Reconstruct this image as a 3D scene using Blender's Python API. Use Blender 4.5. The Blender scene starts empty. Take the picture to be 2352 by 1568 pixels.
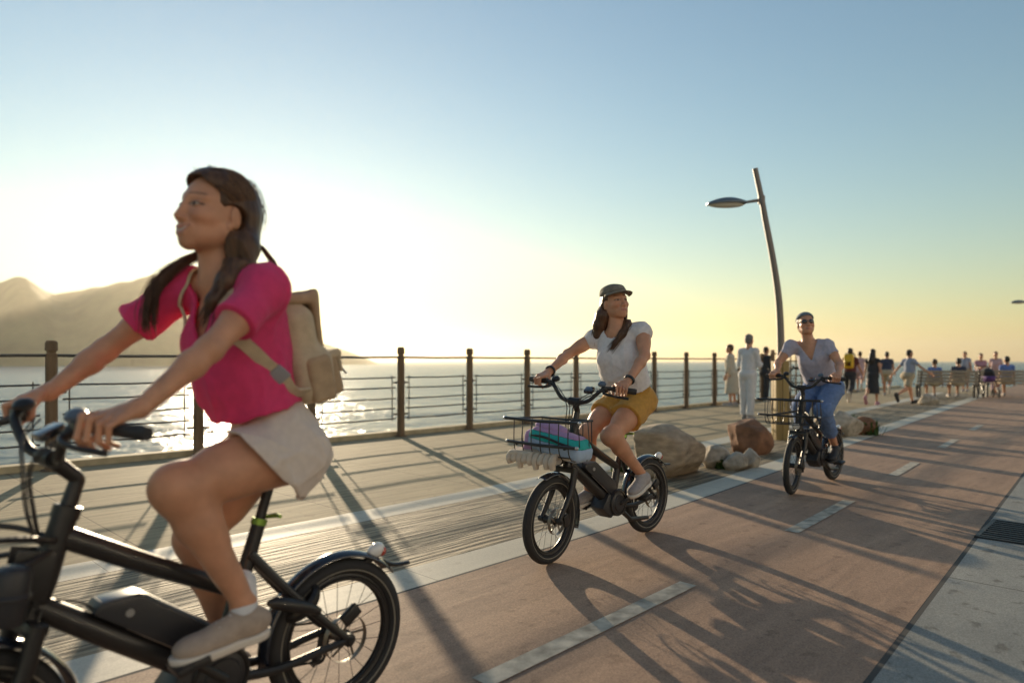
import bpy, bmesh, math, random
import numpy as np
from mathutils import Vector, Matrix
R = math.radians
random.seed(7); rng = np.random.default_rng(7)
SC = bpy.context.scene
COL = SC.collection

# ---------------------------------------------------------------- camera
cam_d = bpy.data.cameras.new("camera"); cam = bpy.data.objects.new("camera", cam_d); COL.objects.link(cam)
cam.location = (0, 0, 1.2); cam.rotation_euler = (R(90), 0, 0)
cam_d.sensor_width = 36.0; cam_d.lens = 36.0 * 1570 / 2352; cam_d.shift_y = 45 / 2352
cam_d.clip_start = 0.05; cam_d.clip_end = 20000
cam_d.dof.use_dof = True; cam_d.dof.focus_distance = 4.0; cam_d.dof.aperture_fstop = 1.4
SC.camera = cam

# ---------------------------------------------------------------- sky, sun, exposure
SUN_EL = R(9.2); SUN_AZ = math.atan2(-596, 1570)            # azimuth measured from +Y towards +X
sun_dir = Vector((math.sin(SUN_AZ) * math.cos(SUN_EL), math.cos(SUN_AZ) * math.cos(SUN_EL), math.sin(SUN_EL)))
world = bpy.data.worlds.new("World"); SC.world = world; world.use_nodes = True
wn = world.node_tree.nodes; wl = world.node_tree.links
sky = wn.new("ShaderNodeTexSky"); sky.sky_type = 'NISHITA'; sky.sun_disc = False
sky.sun_elevation = SUN_EL; sky.sun_rotation = SUN_AZ
sky.air_density = 1.5; sky.dust_density = 0.0; sky.ozone_density = 3.0; sky.altitude = 0
wl.new(sky.outputs[0], wn["Background"].inputs[0]); wn["Background"].inputs[1].default_value = 0.115
sd = bpy.data.lights.new("sun", 'SUN'); sd.energy = 5.0; sd.angle = R(0.5); sd.color = (1.0, 0.80, 0.54)
sun = bpy.data.objects.new("sun", sd); COL.objects.link(sun); sun.location = (-60, 160, 60)
sun.rotation_euler = sun_dir.to_track_quat('Z', 'Y').to_euler()
SC.view_settings.view_transform = 'Standard'; SC.view_settings.look = 'None'
SC.view_settings.exposure = 0.62; SC.view_settings.gamma = 1.0; SC.view_settings.use_curve_mapping = False
try:
    SC.cycles.use_denoising = True; SC.cycles.max_bounces = 8; SC.cycles.transparent_max_bounces = 16
    SC.cycles.volume_bounces = 0; SC.cycles.caustics_reflective = False; SC.cycles.caustics_refractive = False
    SC.cycles.sample_clamp_indirect = 8.0
except Exception: pass
# ---------------------------------------------------------------- materials
MATS = {}
def mat(name, col, rough=0.6, metal=0.0, var=0.0, scale=8.0, bump=0.0, bscale=60.0, trans=0.0, sss=0.0, coat=0.0, attr=None, stretch=None, spec=0.5, tcol=None, sheen=0.0):
    """one procedural material: base colour with noise variation, bump, optional translucency (thin cloth, hair)"""
    if name in MATS: return MATS[name]
    m = bpy.data.materials.new(name); m.use_nodes = True; MATS[name] = m
    n, l = m.node_tree.nodes, m.node_tree.links; b = n["Principled BSDF"]
    b.inputs["Base Color"].default_value = (*col, 1); b.inputs["Roughness"].default_value = rough
    b.inputs["Metallic"].default_value = metal; b.inputs["Specular IOR Level"].default_value = spec
    if coat: b.inputs["Coat Weight"].default_value = coat; b.inputs["Coat Roughness"].default_value = 0.12
    if sheen: b.inputs["Sheen Weight"].default_value = sheen
    if sss:
        b.inputs["Subsurface Weight"].default_value = sss; b.inputs["Subsurface Radius"].default_value = (1.0, 0.35, 0.2); b.inputs["Subsurface Scale"].default_value = 0.012
    tc = n.new("ShaderNodeTexCoord"); vec = tc.outputs["Object"]
    if stretch:
        mp = n.new("ShaderNodeMapping"); mp.inputs["Scale"].default_value = stretch; l.new(vec, mp.inputs[0]); vec = mp.outputs[0]
    base = None
    if attr:
        a = n.new("ShaderNodeAttribute"); a.attribute_name = attr; base = a.outputs["Color"]
    if var:
        t = n.new("ShaderNodeTexNoise"); t.inputs["Scale"].default_value = scale; t.inputs["Detail"].default_value = 6; l.new(vec, t.inputs["Vector"])
        r = n.new("ShaderNodeMapRange"); r.inputs[1].default_value = 0.3; r.inputs[2].default_value = 0.7; r.inputs[3].default_value = 1 - var; r.inputs[4].default_value = 1 + var
        l.new(t.outputs["Fac"], r.inputs[0])
        mx = n.new("ShaderNodeMix"); mx.data_type = 'RGBA'; mx.blend_type = 'MULTIPLY'; mx.inputs[0].default_value = 1
        if base: l.new(base, mx.inputs[6])
        else: mx.inputs[6].default_value = (*col, 1)
        l.new(r.outputs[0], mx.inputs[7]); base = mx.outputs[2]
    if base: l.new(base, b.inputs["Base Color"])
    if bump:
        t2 = n.new("ShaderNodeTexNoise"); t2.inputs["Scale"].default_value = bscale; t2.inputs["Detail"].default_value = 4; l.new(vec, t2.inputs["Vector"])
        bp = n.new("ShaderNodeBump"); bp.inputs["Strength"].default_value = bump; bp.inputs["Distance"].default_value = 0.01
        l.new(t2.outputs["Fac"], bp.inputs["Height"]); l.new(bp.outputs[0], b.inputs["Normal"])
    if trans:
        tr = n.new("ShaderNodeBsdfTranslucent"); tr.inputs[0].default_value = (*(tcol or col), 1)
        if base and not tcol: l.new(base, tr.inputs[0])
        ms = n.new("ShaderNodeMixShader"); ms.inputs[0].default_value = trans
        l.new(b.outputs[0], ms.inputs[1]); l.new(tr.outputs[0], ms.inputs[2]); l.new(ms.outputs[0], n["Material Output"].inputs[0])
    return m

# ---------------------------------------------------------------- objects, things, parts
def tag(o, label=None, cat=None, group=None, kind=None):
    if label: o["label"] = label
    if cat: o["category"] = cat
    if group: o["group"] = group
    if kind: o["kind"] = kind
    return o
def empty(name, label=None, cat=None, loc=(0, 0, 0), rz=0.0, group=None):
    o = bpy.data.objects.new(name, None); COL.objects.link(o); o.location = loc; o.rotation_euler = (0, 0, rz); o.empty_display_size = 0.1
    return tag(o, label, cat, group)
def link_mesh(name, me, m, parent=None):
    o = bpy.data.objects.new(name, me); COL.objects.link(o)
    for x in (m if isinstance(m, (list, tuple)) else [m]): me.materials.append(x)
    if parent: o.parent = parent
    return o
def copy_tree(o, parent=None):
    c = o.copy(); COL.objects.link(c)
    if parent: c.parent = parent
    for ch in list(o.children): copy_tree(ch, c)
    return c

def V(*a): return np.array(a, float)
def unit(v): v = np.asarray(v, float); return v / (np.linalg.norm(v) + 1e-12)

class MB:
    """collects shapes and links them as ONE mesh object"""
    def __init__(s): s.v = []; s.f = []; s.mi = []; s.cur = 0; s.M = None
    def add(s, verts, faces):
        o = len(s.v)
        for p in verts:
            if s.M is not None: p = s.M @ Vector(p)
            s.v.append(tuple(p))
        for f in faces: s.f.append(tuple(o + i for i in f)); s.mi.append(s.cur)
        return s
    def tube(s, pts, r, n=10, cap=True, closed=False, flat=None):
        P = [np.asarray(p, float) for p in pts]; m = len(P)
        rs = list(r) if hasattr(r, '__len__') else [r] * m
        T = []
        for i in range(m):
            a = P[(i - 1) % m] if (closed or i > 0) else P[i]; b = P[(i + 1) % m] if (closed or i < m - 1) else P[i]
            T.append(unit(b - a))
        ref = V(0, 0, 1) if abs(T[0][2]) < 0.9 else V(1, 0, 0)
        N = unit(np.cross(np.cross(T[0], ref), T[0])); vs = []; fs = []
        for i in range(m):
            N = unit(N - T[i] * np.dot(N, T[i])); B = np.cross(T[i], N)
            for k in range(n):
                a = 2 * math.pi * k / n; fl = flat or 1.0
                vs.append(P[i] + rs[i] * (math.cos(a) * N * fl + math.sin(a) * B))
        rings = m if closed else m - 1
        for i in range(rings):
            j = (i + 1) % m
            for k in range(n): k2 = (k + 1) % n; fs.append((i * n + k, j * n + k, j * n + k2, i * n + k2)[::-1])
        if cap and not closed: fs.append(tuple(range(n))); fs.append(tuple((m - 1) * n + k for k in range(n))[::-1])
        return s.add(vs, fs)
    def box(s, c, size, rot=None, bev=0.0):
        bm = bmesh.new(); bmesh.ops.create_cube(bm, size=1)
        for v in bm.verts: v.co = Vector((v.co.x * size[0], v.co.y * size[1], v.co.z * size[2]))
        if bev: bmesh.ops.bevel(bm, geom=list(bm.edges), offset=bev, segments=2, affect='EDGES', profile=0.6)
        M = Matrix.Translation(c) @ (rot.to_4x4() if rot is not None else Matrix())
        bm.verts.index_update()
        s.add([M @ v.co for v in bm.verts], [[v.index for v in f.verts] for f in bm.faces]); bm.free(); return s
    def ell(s, c, r, rot=None, nu=20, nv=12):
        vs = []; fs = []
        M = Matrix.Translation(c) @ (rot.to_4x4() if rot is not None else Matrix())
        for i in range(nv + 1):
            t = math.pi * i / nv
            for k in range(nu):
                a = 2 * math.pi * k / nu
                vs.append(M @ Vector((r[0] * math.sin(t) * math.cos(a), r[1] * math.sin(t) * math.sin(a), r[2] * math.cos(t))))
        for i in range(nv):
            for k in range(nu):
                k2 = (k + 1) % nu; fs.append((i * nu + k, (i + 1) * nu + k, (i + 1) * nu + k2, i * nu + k2))
        return s.add(vs, fs)
    def lathe(s, c, axis, prof, n=24):
        """profile of (distance along axis, radius)"""
        A = unit(axis); ref = V(0, 0, 1) if abs(A[2]) < 0.9 else V(1, 0, 0)
        N = unit(np.cross(A, ref)); B = np.cross(A, N); vs = []; fs = []; c = np.asarray(c, float)
        for d, r in prof:
            for k in range(n):
                a = 2 * math.pi * k / n; vs.append(c + A * d + r * (math.cos(a) * N + math.sin(a) * B))
        for i in range(len(prof) - 1):
            for k in range(n):
                k2 = (k + 1) % n; fs.append((i * n + k, i * n + k2, (i + 1) * n + k2, (i + 1) * n + k))
        fs.append(tuple(range(n))[::-1]); fs.append(tuple((len(prof) - 1) * n + k for k in range(n)))
        return s.add(vs, fs)
    def ring(s, c, axis, Rr, r, n=48, k=10, flat=None, a0=0.0, a1=2 * math.pi):
        A = unit(axis); ref = V(0, 0, 1) if abs(A[2]) < 0.9 else V(1, 0, 0)
        N = unit(np.cross(A, ref)); B = np.cross(N, A); c = np.asarray(c, float)
        full = abs(a1 - a0 - 2 * math.pi) < 1e-6
        pts = [c + Rr * (math.cos(t) * N + math.sin(t) * B) for t in np.linspace(a0, a1, n, endpoint=not full)]
        return s.tube(pts, r, k, closed=full, flat=flat)
    def prism(s, poly, w, plane='xz', off=0.0):
        """closed outline in the x-z plane, extruded +-w/2 in y"""
        n = len(poly); vs = [(p[0], off - w / 2, p[1]) for p in poly] + [(p[0], off + w / 2, p[1]) for p in poly]
        fs = [tuple(range(n)), tuple(range(2 * n - 1, n - 1, -1))] + [((i + 1) % n, i, i + n, (i + 1) % n + n) for i in range(n)]
        return s.add(vs, fs)
    def build(s, name, m, parent=None, sharp=35, bevel=0.0, sub=0):
        me = bpy.data.meshes.new(name); me.from_pydata(s.v, [], s.f); me.validate()
        bm = bmesh.new(); bm.from_mesh(me); bmesh.ops.recalc_face_normals(bm, faces=bm.faces)
        if bevel: bmesh.ops.bevel(bm, geom=[e for e in bm.edges if e.calc_face_angle(0) > 0.6], offset=bevel, segments=2, affect='EDGES', profile=0.6)
        bm.to_mesh(me); bm.free()
        if len(set(s.mi)) > 1 and len(me.polygons) == len(s.mi): me.polygons.foreach_set("material_index", s.mi)
        me.shade_smooth(); me.set_sharp_from_angle(angle=R(sharp))
        o = link_mesh(name, me, m, parent)
        if sub:
            md = o.modifiers.new("sub", 'SUBSURF'); md.levels = sub; md.render_levels = sub
        return o

def bez(pts, n=8):
    """Catmull-Rom through points"""
    P = [np.asarray(p, float) for p in pts]; P = [2 * P[0] - P[1]] + P + [2 * P[-1] - P[-2]]; out = []
    for i in range(1, len(P) - 2):
        a, b, c, d = P[i - 1:i + 3]
        for t in np.linspace(0, 1, n, endpoint=False):
            out.append(0.5 * (2 * b + (c - a) * t + (2 * a - 5 * b + 4 * c - d) * t * t + (3 * b - a - 3 * c + d) * t ** 3))
    out.append(P[-2]); return out
def lerps(vals, n):
    return list(np.interp(np.linspace(0, len(vals) - 1, n), range(len(vals)), vals))

# ---------------------------------------------------------------- signed distance modelling for bodies, cloth, hair, rocks
class Cone:
    def __init__(s, a, b, r1, r2, k=0.02, cap=False): s.a = np.asarray(a, float); s.b = np.asarray(b, float); s.r1 = r1; s.r2 = r2; s.k = k; s.cap = cap
    def box(s, g): r = max(s.r1, s.r2) + g; return np.minimum(s.a, s.b) - r, np.maximum(s.a, s.b) + r
    def d(s, x, y, z, g):
        ba = s.b - s.a; L = float(ba @ ba) + 1e-12; px, py, pz = x - s.a[0], y - s.a[1], z - s.a[2]
        t = (px * ba[0] + py * ba[1] + pz * ba[2]) / L; tc = np.clip(t, 0, 1)
        d = np.sqrt((px - ba[0] * tc) ** 2 + (py - ba[1] * tc) ** 2 + (pz - ba[2] * tc) ** 2) - (s.r1 + (s.r2 - s.r1) * tc) - g
        if s.cap: d = np.maximum(d, (t - 1) * math.sqrt(L))
        return d
class Ell:
    def __init__(s, c, r, Rm=None, k=0.02): s.c = np.asarray(c, float); s.r = np.asarray(r, float); s.R = np.eye(3) if Rm is None else np.asarray(Rm, float); s.k = k
    def box(s, g):
        e = np.sqrt(((s.R * (s.r + g)) ** 2).sum(1)); return s.c - e, s.c + e
    def d(s, x, y, z, g):
        px, py, pz = x - s.c[0], y - s.c[1], z - s.c[2]; r = s.r + g; q = [px * s.R[0, i] + py * s.R[1, i] + pz * s.R[2, i] for i in range(3)]
        k0 = np.sqrt(sum((q[i] / r[i]) ** 2 for i in range(3))); k1 = np.sqrt(sum((q[i] / r[i] ** 2) ** 2 for i in range(3))) + 1e-9
        return k0 * (k0 - 1) / k1
class RBox:
    def __init__(s, c, h, Rm=None, r=0.01, k=0.01): s.c = np.asarray(c, float); s.h = np.asarray(h, float); s.R = np.eye(3) if Rm is None else np.asarray(Rm, float); s.r = r; s.k = k
    def box(s, g):
        e = (np.abs(s.R) * (s.h + g)).sum(1); return s.c - e, s.c + e
    def d(s, x, y, z, g):
        px, py, pz = x - s.c[0], y - s.c[1], z - s.c[2]
        q = [np.abs(px * s.R[0, i] + py * s.R[1, i] + pz * s.R[2, i]) - (s.h[i] - s.r) for i in range(3)]
        return np.sqrt(sum(np.maximum(a, 0) ** 2 for a in q)) + np.minimum(np.maximum(q[0], np.maximum(q[1], q[2])), 0) - s.r - g

class Field:
    def __init__(s, lo, hi, h):
        s.lo = np.asarray(lo, float); s.h = h; s.n = np.maximum(np.ceil((np.asarray(hi) - s.lo) / h).astype(int) + 1, 2)
        s.D = np.full(s.n, 1.0, np.float32)
    def win(s, lo, hi):
        i0 = np.clip(np.floor((lo - s.lo) / s.h).astype(int), 0, s.n); i1 = np.clip(np.ceil((hi - s.lo) / s.h).astype(int) + 1, 0, s.n)
        if (i1 <= i0).any(): return None
        ax = [(s.lo[i] + s.h * np.arange(i0[i], i1[i])).astype(np.float32) for i in range(3)]
        return tuple(slice(a, b) for a, b in zip(i0, i1)), ax[0][:, None, None], ax[1][None, :, None], ax[2][None, None, :]
    def add(s, prims, g=0.0, kmul=1.0):
        for p in prims:
            k = p.k * kmul + 1e-5; lo, hi = p.box(g); w = s.win(lo - k - 2 * s.h, hi + k + 2 * s.h)
            if w is None: continue
            sl, x, y, z = w; b = s.D[sl]; a = p.d(x, y, z, g).astype(np.float32)
            hh = np.clip(0.5 + 0.5 * (b - a) / k, 0, 1); s.D[sl] = b + (a - b) * hh - k * hh * (1 - hh)
        return s
    def sub(s, prims, g=0.0):
        for p in prims:
            k = p.k + 1e-5; lo, hi = p.box(g); w = s.win(lo - k - 2 * s.h, hi + k + 2 * s.h)
            if w is None: continue
            sl, x, y, z = w; b = s.D[sl]; a = -p.d(x, y, z, g).astype(np.float32)
            hh = np.clip(0.5 - 0.5 * (b - a) / k, 0, 1); s.D[sl] = b + (a - b) * hh + k * hh * (1 - hh)
        return s
    def xyz(s): 
        w = s.win(s.lo, s.lo + s.h * s.n); return w[1], w[2], w[3]
    def cut(s, fn): s.D = np.maximum(s.D, fn(*s.xyz()).astype(np.float32)); return s
    def move(s, fn):
        near = np.abs(s.D) < 0.06
        if near.any():
            x, y, z = s.xyz(); ii = np.nonzero(near); s.D[ii] += fn(x.ravel()[ii[0]], y.ravel()[ii[1]], z.ravel()[ii[2]]).astype(np.float32)
        return s
    def shell(s, t): s.D = np.maximum(s.D, -(s.D + t)); return s
    def mesh(s):
        D = s.D; S = D < 0; n = s.n
        c = np.zeros(n - 1, np.uint8)
        for i in (0, 1):
            for j in (0, 1):
                for k in (0, 1): c += S[i:n[0] - 1 + i, j:n[1] - 1 + j, k:n[2] - 1 + k]
        act = (c > 0) & (c < 8); I = np.argwhere(act); vid = np.full(n - 1, -1, np.int32); vid[act] = np.arange(len(I))
        acc = np.zeros((len(I), 3)); cnt = np.zeros(len(I)); cor = [(i, j, k) for i in (0, 1) for j in (0, 1) for k in (0, 1)]
        for a in cor:
            for ax in range(3):
                if a[ax]: continue
                b = list(a); b[ax] = 1
                da = D[I[:, 0] + a[0], I[:, 1] + a[1], I[:, 2] + a[2]].astype(float); db = D[I[:, 0] + b[0], I[:, 1] + b[1], I[:, 2] + b[2]].astype(float)
                m = (da < 0) != (db < 0); t = np.where(m, da / np.where(m, da - db, 1), 0)
                p = np.tile(np.array(a, float), (len(I), 1)); p[:, ax] = t; acc += p * m[:, None]; cnt += m
        verts = s.lo + s.h * (I + acc / np.maximum(cnt, 1)[:, None]); F = []
        for ax in range(3):
            o1, o2 = [(1, 2), (2, 0), (0, 1)][ax]
            sl0 = [slice(1, -1)] * 3; sl1 = [slice(1, -1)] * 3; sl0[ax] = slice(0, -1); sl1[ax] = slice(1, None)
            A, B = S[tuple(sl0)], S[tuple(sl1)]; E = np.argwhere(A != B)
            if not len(E): continue
            sg = A[tuple(E.T)]; base = E.copy()
            for o in (o1, o2): base[:, o] += 1
            def cell(d1, d2):
                q = base.copy(); q[:, o1] -= d1; q[:, o2] -= d2; return vid[tuple(q.T)]
            Q = np.stack([cell(1, 1), cell(0, 1), cell(0, 0), cell(1, 0)], 1); Q[~sg] = Q[~sg][:, ::-1]; F.append(Q)
        F = np.concatenate(F) if F else np.zeros((0, 4), int); F = F[(F >= 0).all(1)]
        return verts, F
def np_mesh(name, verts, faces, m, parent=None, pig=None, smooth=0):
    used = np.unique(faces); mp = np.full(len(verts), -1); mp[used] = np.arange(len(used)); verts = verts[used]; faces = mp[faces]
    if pig is not None: pig = pig[used]
    for _ in range(smooth):
        acc = np.zeros_like(verts); cnt = np.zeros(len(verts))
        for i in range(4):
            a, b = faces[:, i], faces[:, (i + 1) % 4]
            for u, w in ((a, b), (b, a)): np.add.at(acc, u, verts[w]); np.add.at(cnt, u, 1)
        verts = 0.4 * verts + 0.6 * acc / np.maximum(cnt, 1)[:, None]
    me = bpy.data.meshes.new(name); nf = len(faces)
    me.vertices.add(len(verts)); me.vertices.foreach_set("co", verts.astype(np.float32).ravel())
    me.loops.add(nf * 4); me.loops.foreach_set("vertex_index", faces.astype(np.int32).ravel())
    me.polygons.add(nf); me.polygons.foreach_set("loop_start", np.arange(0, nf * 4, 4, dtype=np.int32)); me.polygons.foreach_set("loop_total", np.full(nf, 4, np.int32))
    me.update(calc_edges=True)
    if pig is not None:
        at = me.color_attributes.new("pigment", 'FLOAT_COLOR', 'POINT'); at.data.foreach_set("color", np.concatenate([pig, np.ones((len(pig), 1))], 1).astype(np.float32).ravel())
    me.shade_smooth()
    return link_mesh(name, me, m, parent)
def waves(seed, freq, n=5):
    r = np.random.default_rng(seed); d = r.normal(size=(n, 3)); d /= np.linalg.norm(d, axis=1)[:, None]; ph = r.uniform(0, 6.28, n); fr = freq * r.uniform(0.6, 1.7, n)
    def f(x, y, z): return sum(np.sin((x * d[i, 0] + y * d[i, 1] + z * d[i, 2]) * fr[i] + ph[i] + 1.3 * np.sin((x * d[i, 1] + y * d[i, 2] - z * d[i, 0]) * fr[i] * 0.6)) for i in range(n)) / n
    return f
def rotm(yaw=0, pitch=0, roll=0):
    """columns forward, left, up; yaw to the left, pitch up, roll to the right shoulder"""
    return np.array(Matrix.Rotation(R(yaw), 3, 'Z') @ Matrix.Rotation(R(-pitch), 3, 'Y') @ Matrix.Rotation(R(roll), 3, 'X'))
# ---------------------------------------------------------------- setting: s runs along the promenade, n towards the sea
TH = math.atan((2690 - 1176) / 1570); PX, PY = math.sin(TH), math.cos(TH)
def sn(s, n, z=0.0): return (PX * s - PY * n, PY * s + PX * n, z)
RZ_RIDE = math.atan2(-PY, -PX)                   # riders come towards the camera, down the promenade
def curve(s): return 0.072 * max(0.0, s - 4.5) if s > 6.5 else 0.036 * max(0.0, s - 2.5) ** 2 / 4.0 * 1.0
def edge(s): return 0.80 + 0.05 * max(0.0, s - 2.2)
def ground_mat(name, c1, c2, rough=0.75, scale=1.0, stretch=(0.35, 8, 1), groove=0.0, gfreq=60, joints=None, bump=0.25, speck=0.12, spots=0.0):
    m = bpy.data.materials.new(name); m.use_nodes = True; n, l = m.node_tree.nodes, m.node_tree.links; b = n["Principled BSDF"]
    b.inputs["Roughness"].default_value = rough; b.inputs["Specular IOR Level"].default_value = 0.25
    tc = n.new("ShaderNodeTexCoord")
    rot = n.new("ShaderNodeMapping"); rot.inputs["Rotation"].default_value = (0, 0, -math.atan2(PY, PX)); l.new(tc.outputs["Object"], rot.inputs[0])
    mp = n.new("ShaderNodeMapping"); mp.inputs["Scale"].default_value = stretch; l.new(rot.outputs[0], mp.inputs[0])
    t1 = n.new("ShaderNodeTexNoise"); t1.inputs["Scale"].default_value = 1.3 * scale; t1.inputs["Detail"].default_value = 8; t1.inputs["Roughness"].default_value = 0.6; l.new(mp.outputs[0], t1.inputs["Vector"])
    t2 = n.new("ShaderNodeTexNoise"); t2.inputs["Scale"].default_value = 0.7; t2.inputs["Detail"].default_value = 5; l.new(rot.outputs[0], t2.inputs["Vector"])
    t3 = n.new("ShaderNodeTexNoise"); t3.inputs["Scale"].default_value = 140; t3.inputs["Detail"].default_value = 3; l.new(rot.outputs[0], t3.inputs["Vector"])
    ad = n.new("ShaderNodeMath"); ad.operation = 'ADD'; l.new(t1.outputs["Fac"], ad.inputs[0]); l.new(t2.outputs["Fac"], ad.inputs[1])
    mr = n.new("ShaderNodeMapRange"); mr.inputs[1].default_value = 0.7; mr.inputs[2].default_value = 1.3; l.new(ad.outputs[0], mr.inputs[0])
    cm = n.new("ShaderNodeMix"); cm.data_type = 'RGBA'; cm.inputs[6].default_value = (*c1, 1); cm.inputs[7].default_value = (*c2, 1); l.new(mr.outputs[0], cm.inputs[0])
    sp = n.new("ShaderNodeMapRange"); sp.inputs[1].default_value = 0.3; sp.inputs[2].default_value = 0.7; sp.inputs[3].default_value = 1 - speck; sp.inputs[4].default_value = 1 + speck; l.new(t3.outputs["Fac"], sp.inputs[0])
    m2 = n.new("ShaderNodeMix"); m2.data_type = 'RGBA'; m2.blend_type = 'MULTIPLY'; m2.inputs[0].default_value = 1; l.new(cm.outputs[2], m2.inputs[6]); l.new(sp.outputs[0], m2.inputs[7])
    col = m2.outputs[2]
    hgt = n.new("ShaderNodeMath"); hgt.operation = 'MULTIPLY_ADD'; hgt.inputs[1].default_value = 0.35; l.new(t3.outputs["Fac"], hgt.inputs[0]); l.new(t1.outputs["Fac"], hgt.inputs[2]); hout = hgt.outputs[0]
    sx = n.new("ShaderNodeSeparateXYZ"); l.new(rot.outputs[0], sx.inputs[0])
    def groove_line(axis, period, width):
        a = n.new("ShaderNodeMath"); a.operation = 'DIVIDE'; a.inputs[1].default_value = period; l.new(sx.outputs[axis], a.inputs[0])
        f = n.new("ShaderNodeMath"); f.operation = 'FRACT'; l.new(a.outputs[0], f.inputs[0])
        g = n.new("ShaderNodeMath"); g.operation = 'LESS_THAN'; g.inputs[1].default_value = width / period; l.new(f.outputs[0], g.inputs[0]); return g.outputs[0]
    marks = []
    if joints: marks += [groove_line(0, joints[0], joints[2]), groove_line(1, joints[1], joints[2])]
    for g in marks:
        m3 = n.new("ShaderNodeMix"); m3.data_type = 'RGBA'; m3.blend_type = 'MULTIPLY'; l.new(g, m3.inputs[0]); l.new(col, m3.inputs[6]); m3.inputs[7].default_value = (0.45, 0.43, 0.42, 1); col = m3.outputs[2]
        q = n.new("ShaderNodeMath"); q.operation = 'MULTIPLY_ADD'; q.inputs[1].default_value = -0.8; l.new(g, q.inputs[0]); l.new(hout, q.inputs[2]); hout = q.outputs[0]
    if groove:
        w = n.new("ShaderNodeTexNoise"); w.noise_dimensions = '3D'; w.inputs["Scale"].default_value = 1.0; w.inputs["Detail"].default_value = 2
        mp2 = n.new("ShaderNodeMapping"); mp2.inputs["Scale"].default_value = (1.6, gfreq, 1); l.new(rot.outputs[0], mp2.inputs[0]); l.new(mp2.outputs[0], w.inputs["Vector"])
        wr = n.new("ShaderNodeMapRange"); wr.inputs[1].default_value = 0.42; wr.inputs[2].default_value = 0.58; l.new(w.outputs["Fac"], wr.inputs[0])
        m4 = n.new("ShaderNodeMix"); m4.data_type = 'RGBA'; m4.blend_type = 'MULTIPLY'; m4.inputs[0].default_value = groove; l.new(col, m4.inputs[6])
        cr = n.new("ShaderNodeMapRange"); cr.inputs[3].default_value = 0.35; cr.inputs[4].default_value = 1.25; l.new(wr.outputs[0], cr.inputs[0]); l.new(cr.outputs[0], m4.inputs[7]); col = m4.outputs[2]
        q = n.new("ShaderNodeMath"); q.operation = 'MULTIPLY_ADD'; q.inputs[1].default_value = 0.8 * groove; l.new(wr.outputs[0], q.inputs[0]); l.new(hout, q.inputs[2]); hout = q.outputs[0]
    if spots:
        vo = n.new("ShaderNodeTexNoise"); vo.inputs["Scale"].default_value = 9; vo.inputs["Detail"].default_value = 6; l.new(rot.outputs[0], vo.inputs["Vector"])
        vr = n.new("ShaderNodeMapRange"); vr.inputs[1].default_value = 0.60; vr.inputs[2].default_value = 0.66; vr.inputs[4].default_value = spots; l.new(vo.outputs["Fac"], vr.inputs[0])
        m5 = n.new("ShaderNodeMix"); m5.data_type = 'RGBA'; m5.blend_type = 'MULTIPLY'; l.new(vr.outputs[0], m5.inputs[0]); l.new(col, m5.inputs[6]); m5.inputs[7].default_value = (0.6, 0.58, 0.56, 1); col = m5.outputs[2]
    l.new(col, b.inputs["Base Color"])
    bp = n.new("ShaderNodeBump"); bp.inputs["Strength"].default_value = bump; bp.inputs["Distance"].default_value = 0.006; l.new(hout, bp.inputs["Height"]); l.new(bp.outputs[0], b.inputs["Normal"])
    MATS[name] = m; return m
m_prom = ground_mat("pale_paving", (0.33, 0.255, 0.15), (0.45, 0.35, 0.205), rough=0.85, stretch=(0.5, 5, 1), joints=(1.5, 0.75, 0.012), spots=0.5, groove=0.25, gfreq=16, bump=0.5)
m_groove = ground_mat("brushed_paving", (0.22, 0.175, 0.115), (0.37, 0.29, 0.18), rough=0.7, stretch=(0.5, 14, 1), groove=0.9, gfreq=26, bump=0.8)
m_band = ground_mat("stone_band", (0.50, 0.46, 0.37), (0.60, 0.55, 0.44), rough=0.65, joints=(1.2, 50, 0.006), spots=0.3)
m_path = ground_mat("red_path", (0.30, 0.19, 0.13), (0.43, 0.275, 0.18), rough=0.75, stretch=(0.4, 4, 1), spots=0.55, groove=0.13, gfreq=11, bump=0.5, speck=.28, joints=(6.0, 60, .006))
m_gutter = ground_mat("gutter_concrete", (0.20, 0.20, 0.185), (0.36, 0.35, 0.31), rough=0.8, stretch=(1, 2, 1), spots=0.9, bump=0.6, joints=(2.2, 50, .012), speck=.25)
m_seam = mat("seam_joint", (0.06, 0.055, 0.05), 0.9)
m_paint = mat("worn_white_paint", (0.42, 0.37, 0.29), 0.7, var=0.5, scale=11, bump=0.2, bscale=120)
m_kerb = mat("sand_stone_edge", (0.50, 0.40, 0.24), 0.8, var=0.2, scale=6, bump=0.3, bscale=50)

def strip(name, fa, fb, s0, s1, z, m, step=0.75):
    ss = list(np.arange(s0, s1, step)) + [s1]; v = []; f = []
    for s in ss: v.append(sn(s, fa(s), z)); v.append(sn(s, fb(s), z))
    for i in range(len(ss) - 1): f.append((2 * i, 2 * i + 2, 2 * i + 3, 2 * i + 1))
    me = bpy.data.meshes.new(name); me.from_pydata(v, [], f); me.validate(); o = link_mesh(name, me, m)
    bm = bmesh.new(); bm.from_mesh(me); bmesh.ops.recalc_face_normals(bm, faces=bm.faces)
    if bm.faces[0].normal.z < 0: bmesh.ops.reverse_faces(bm, faces=bm.faces)
    bm.to_mesh(me); bm.free(); return tag(o, kind='structure')
SEA_N = 9.06
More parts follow.
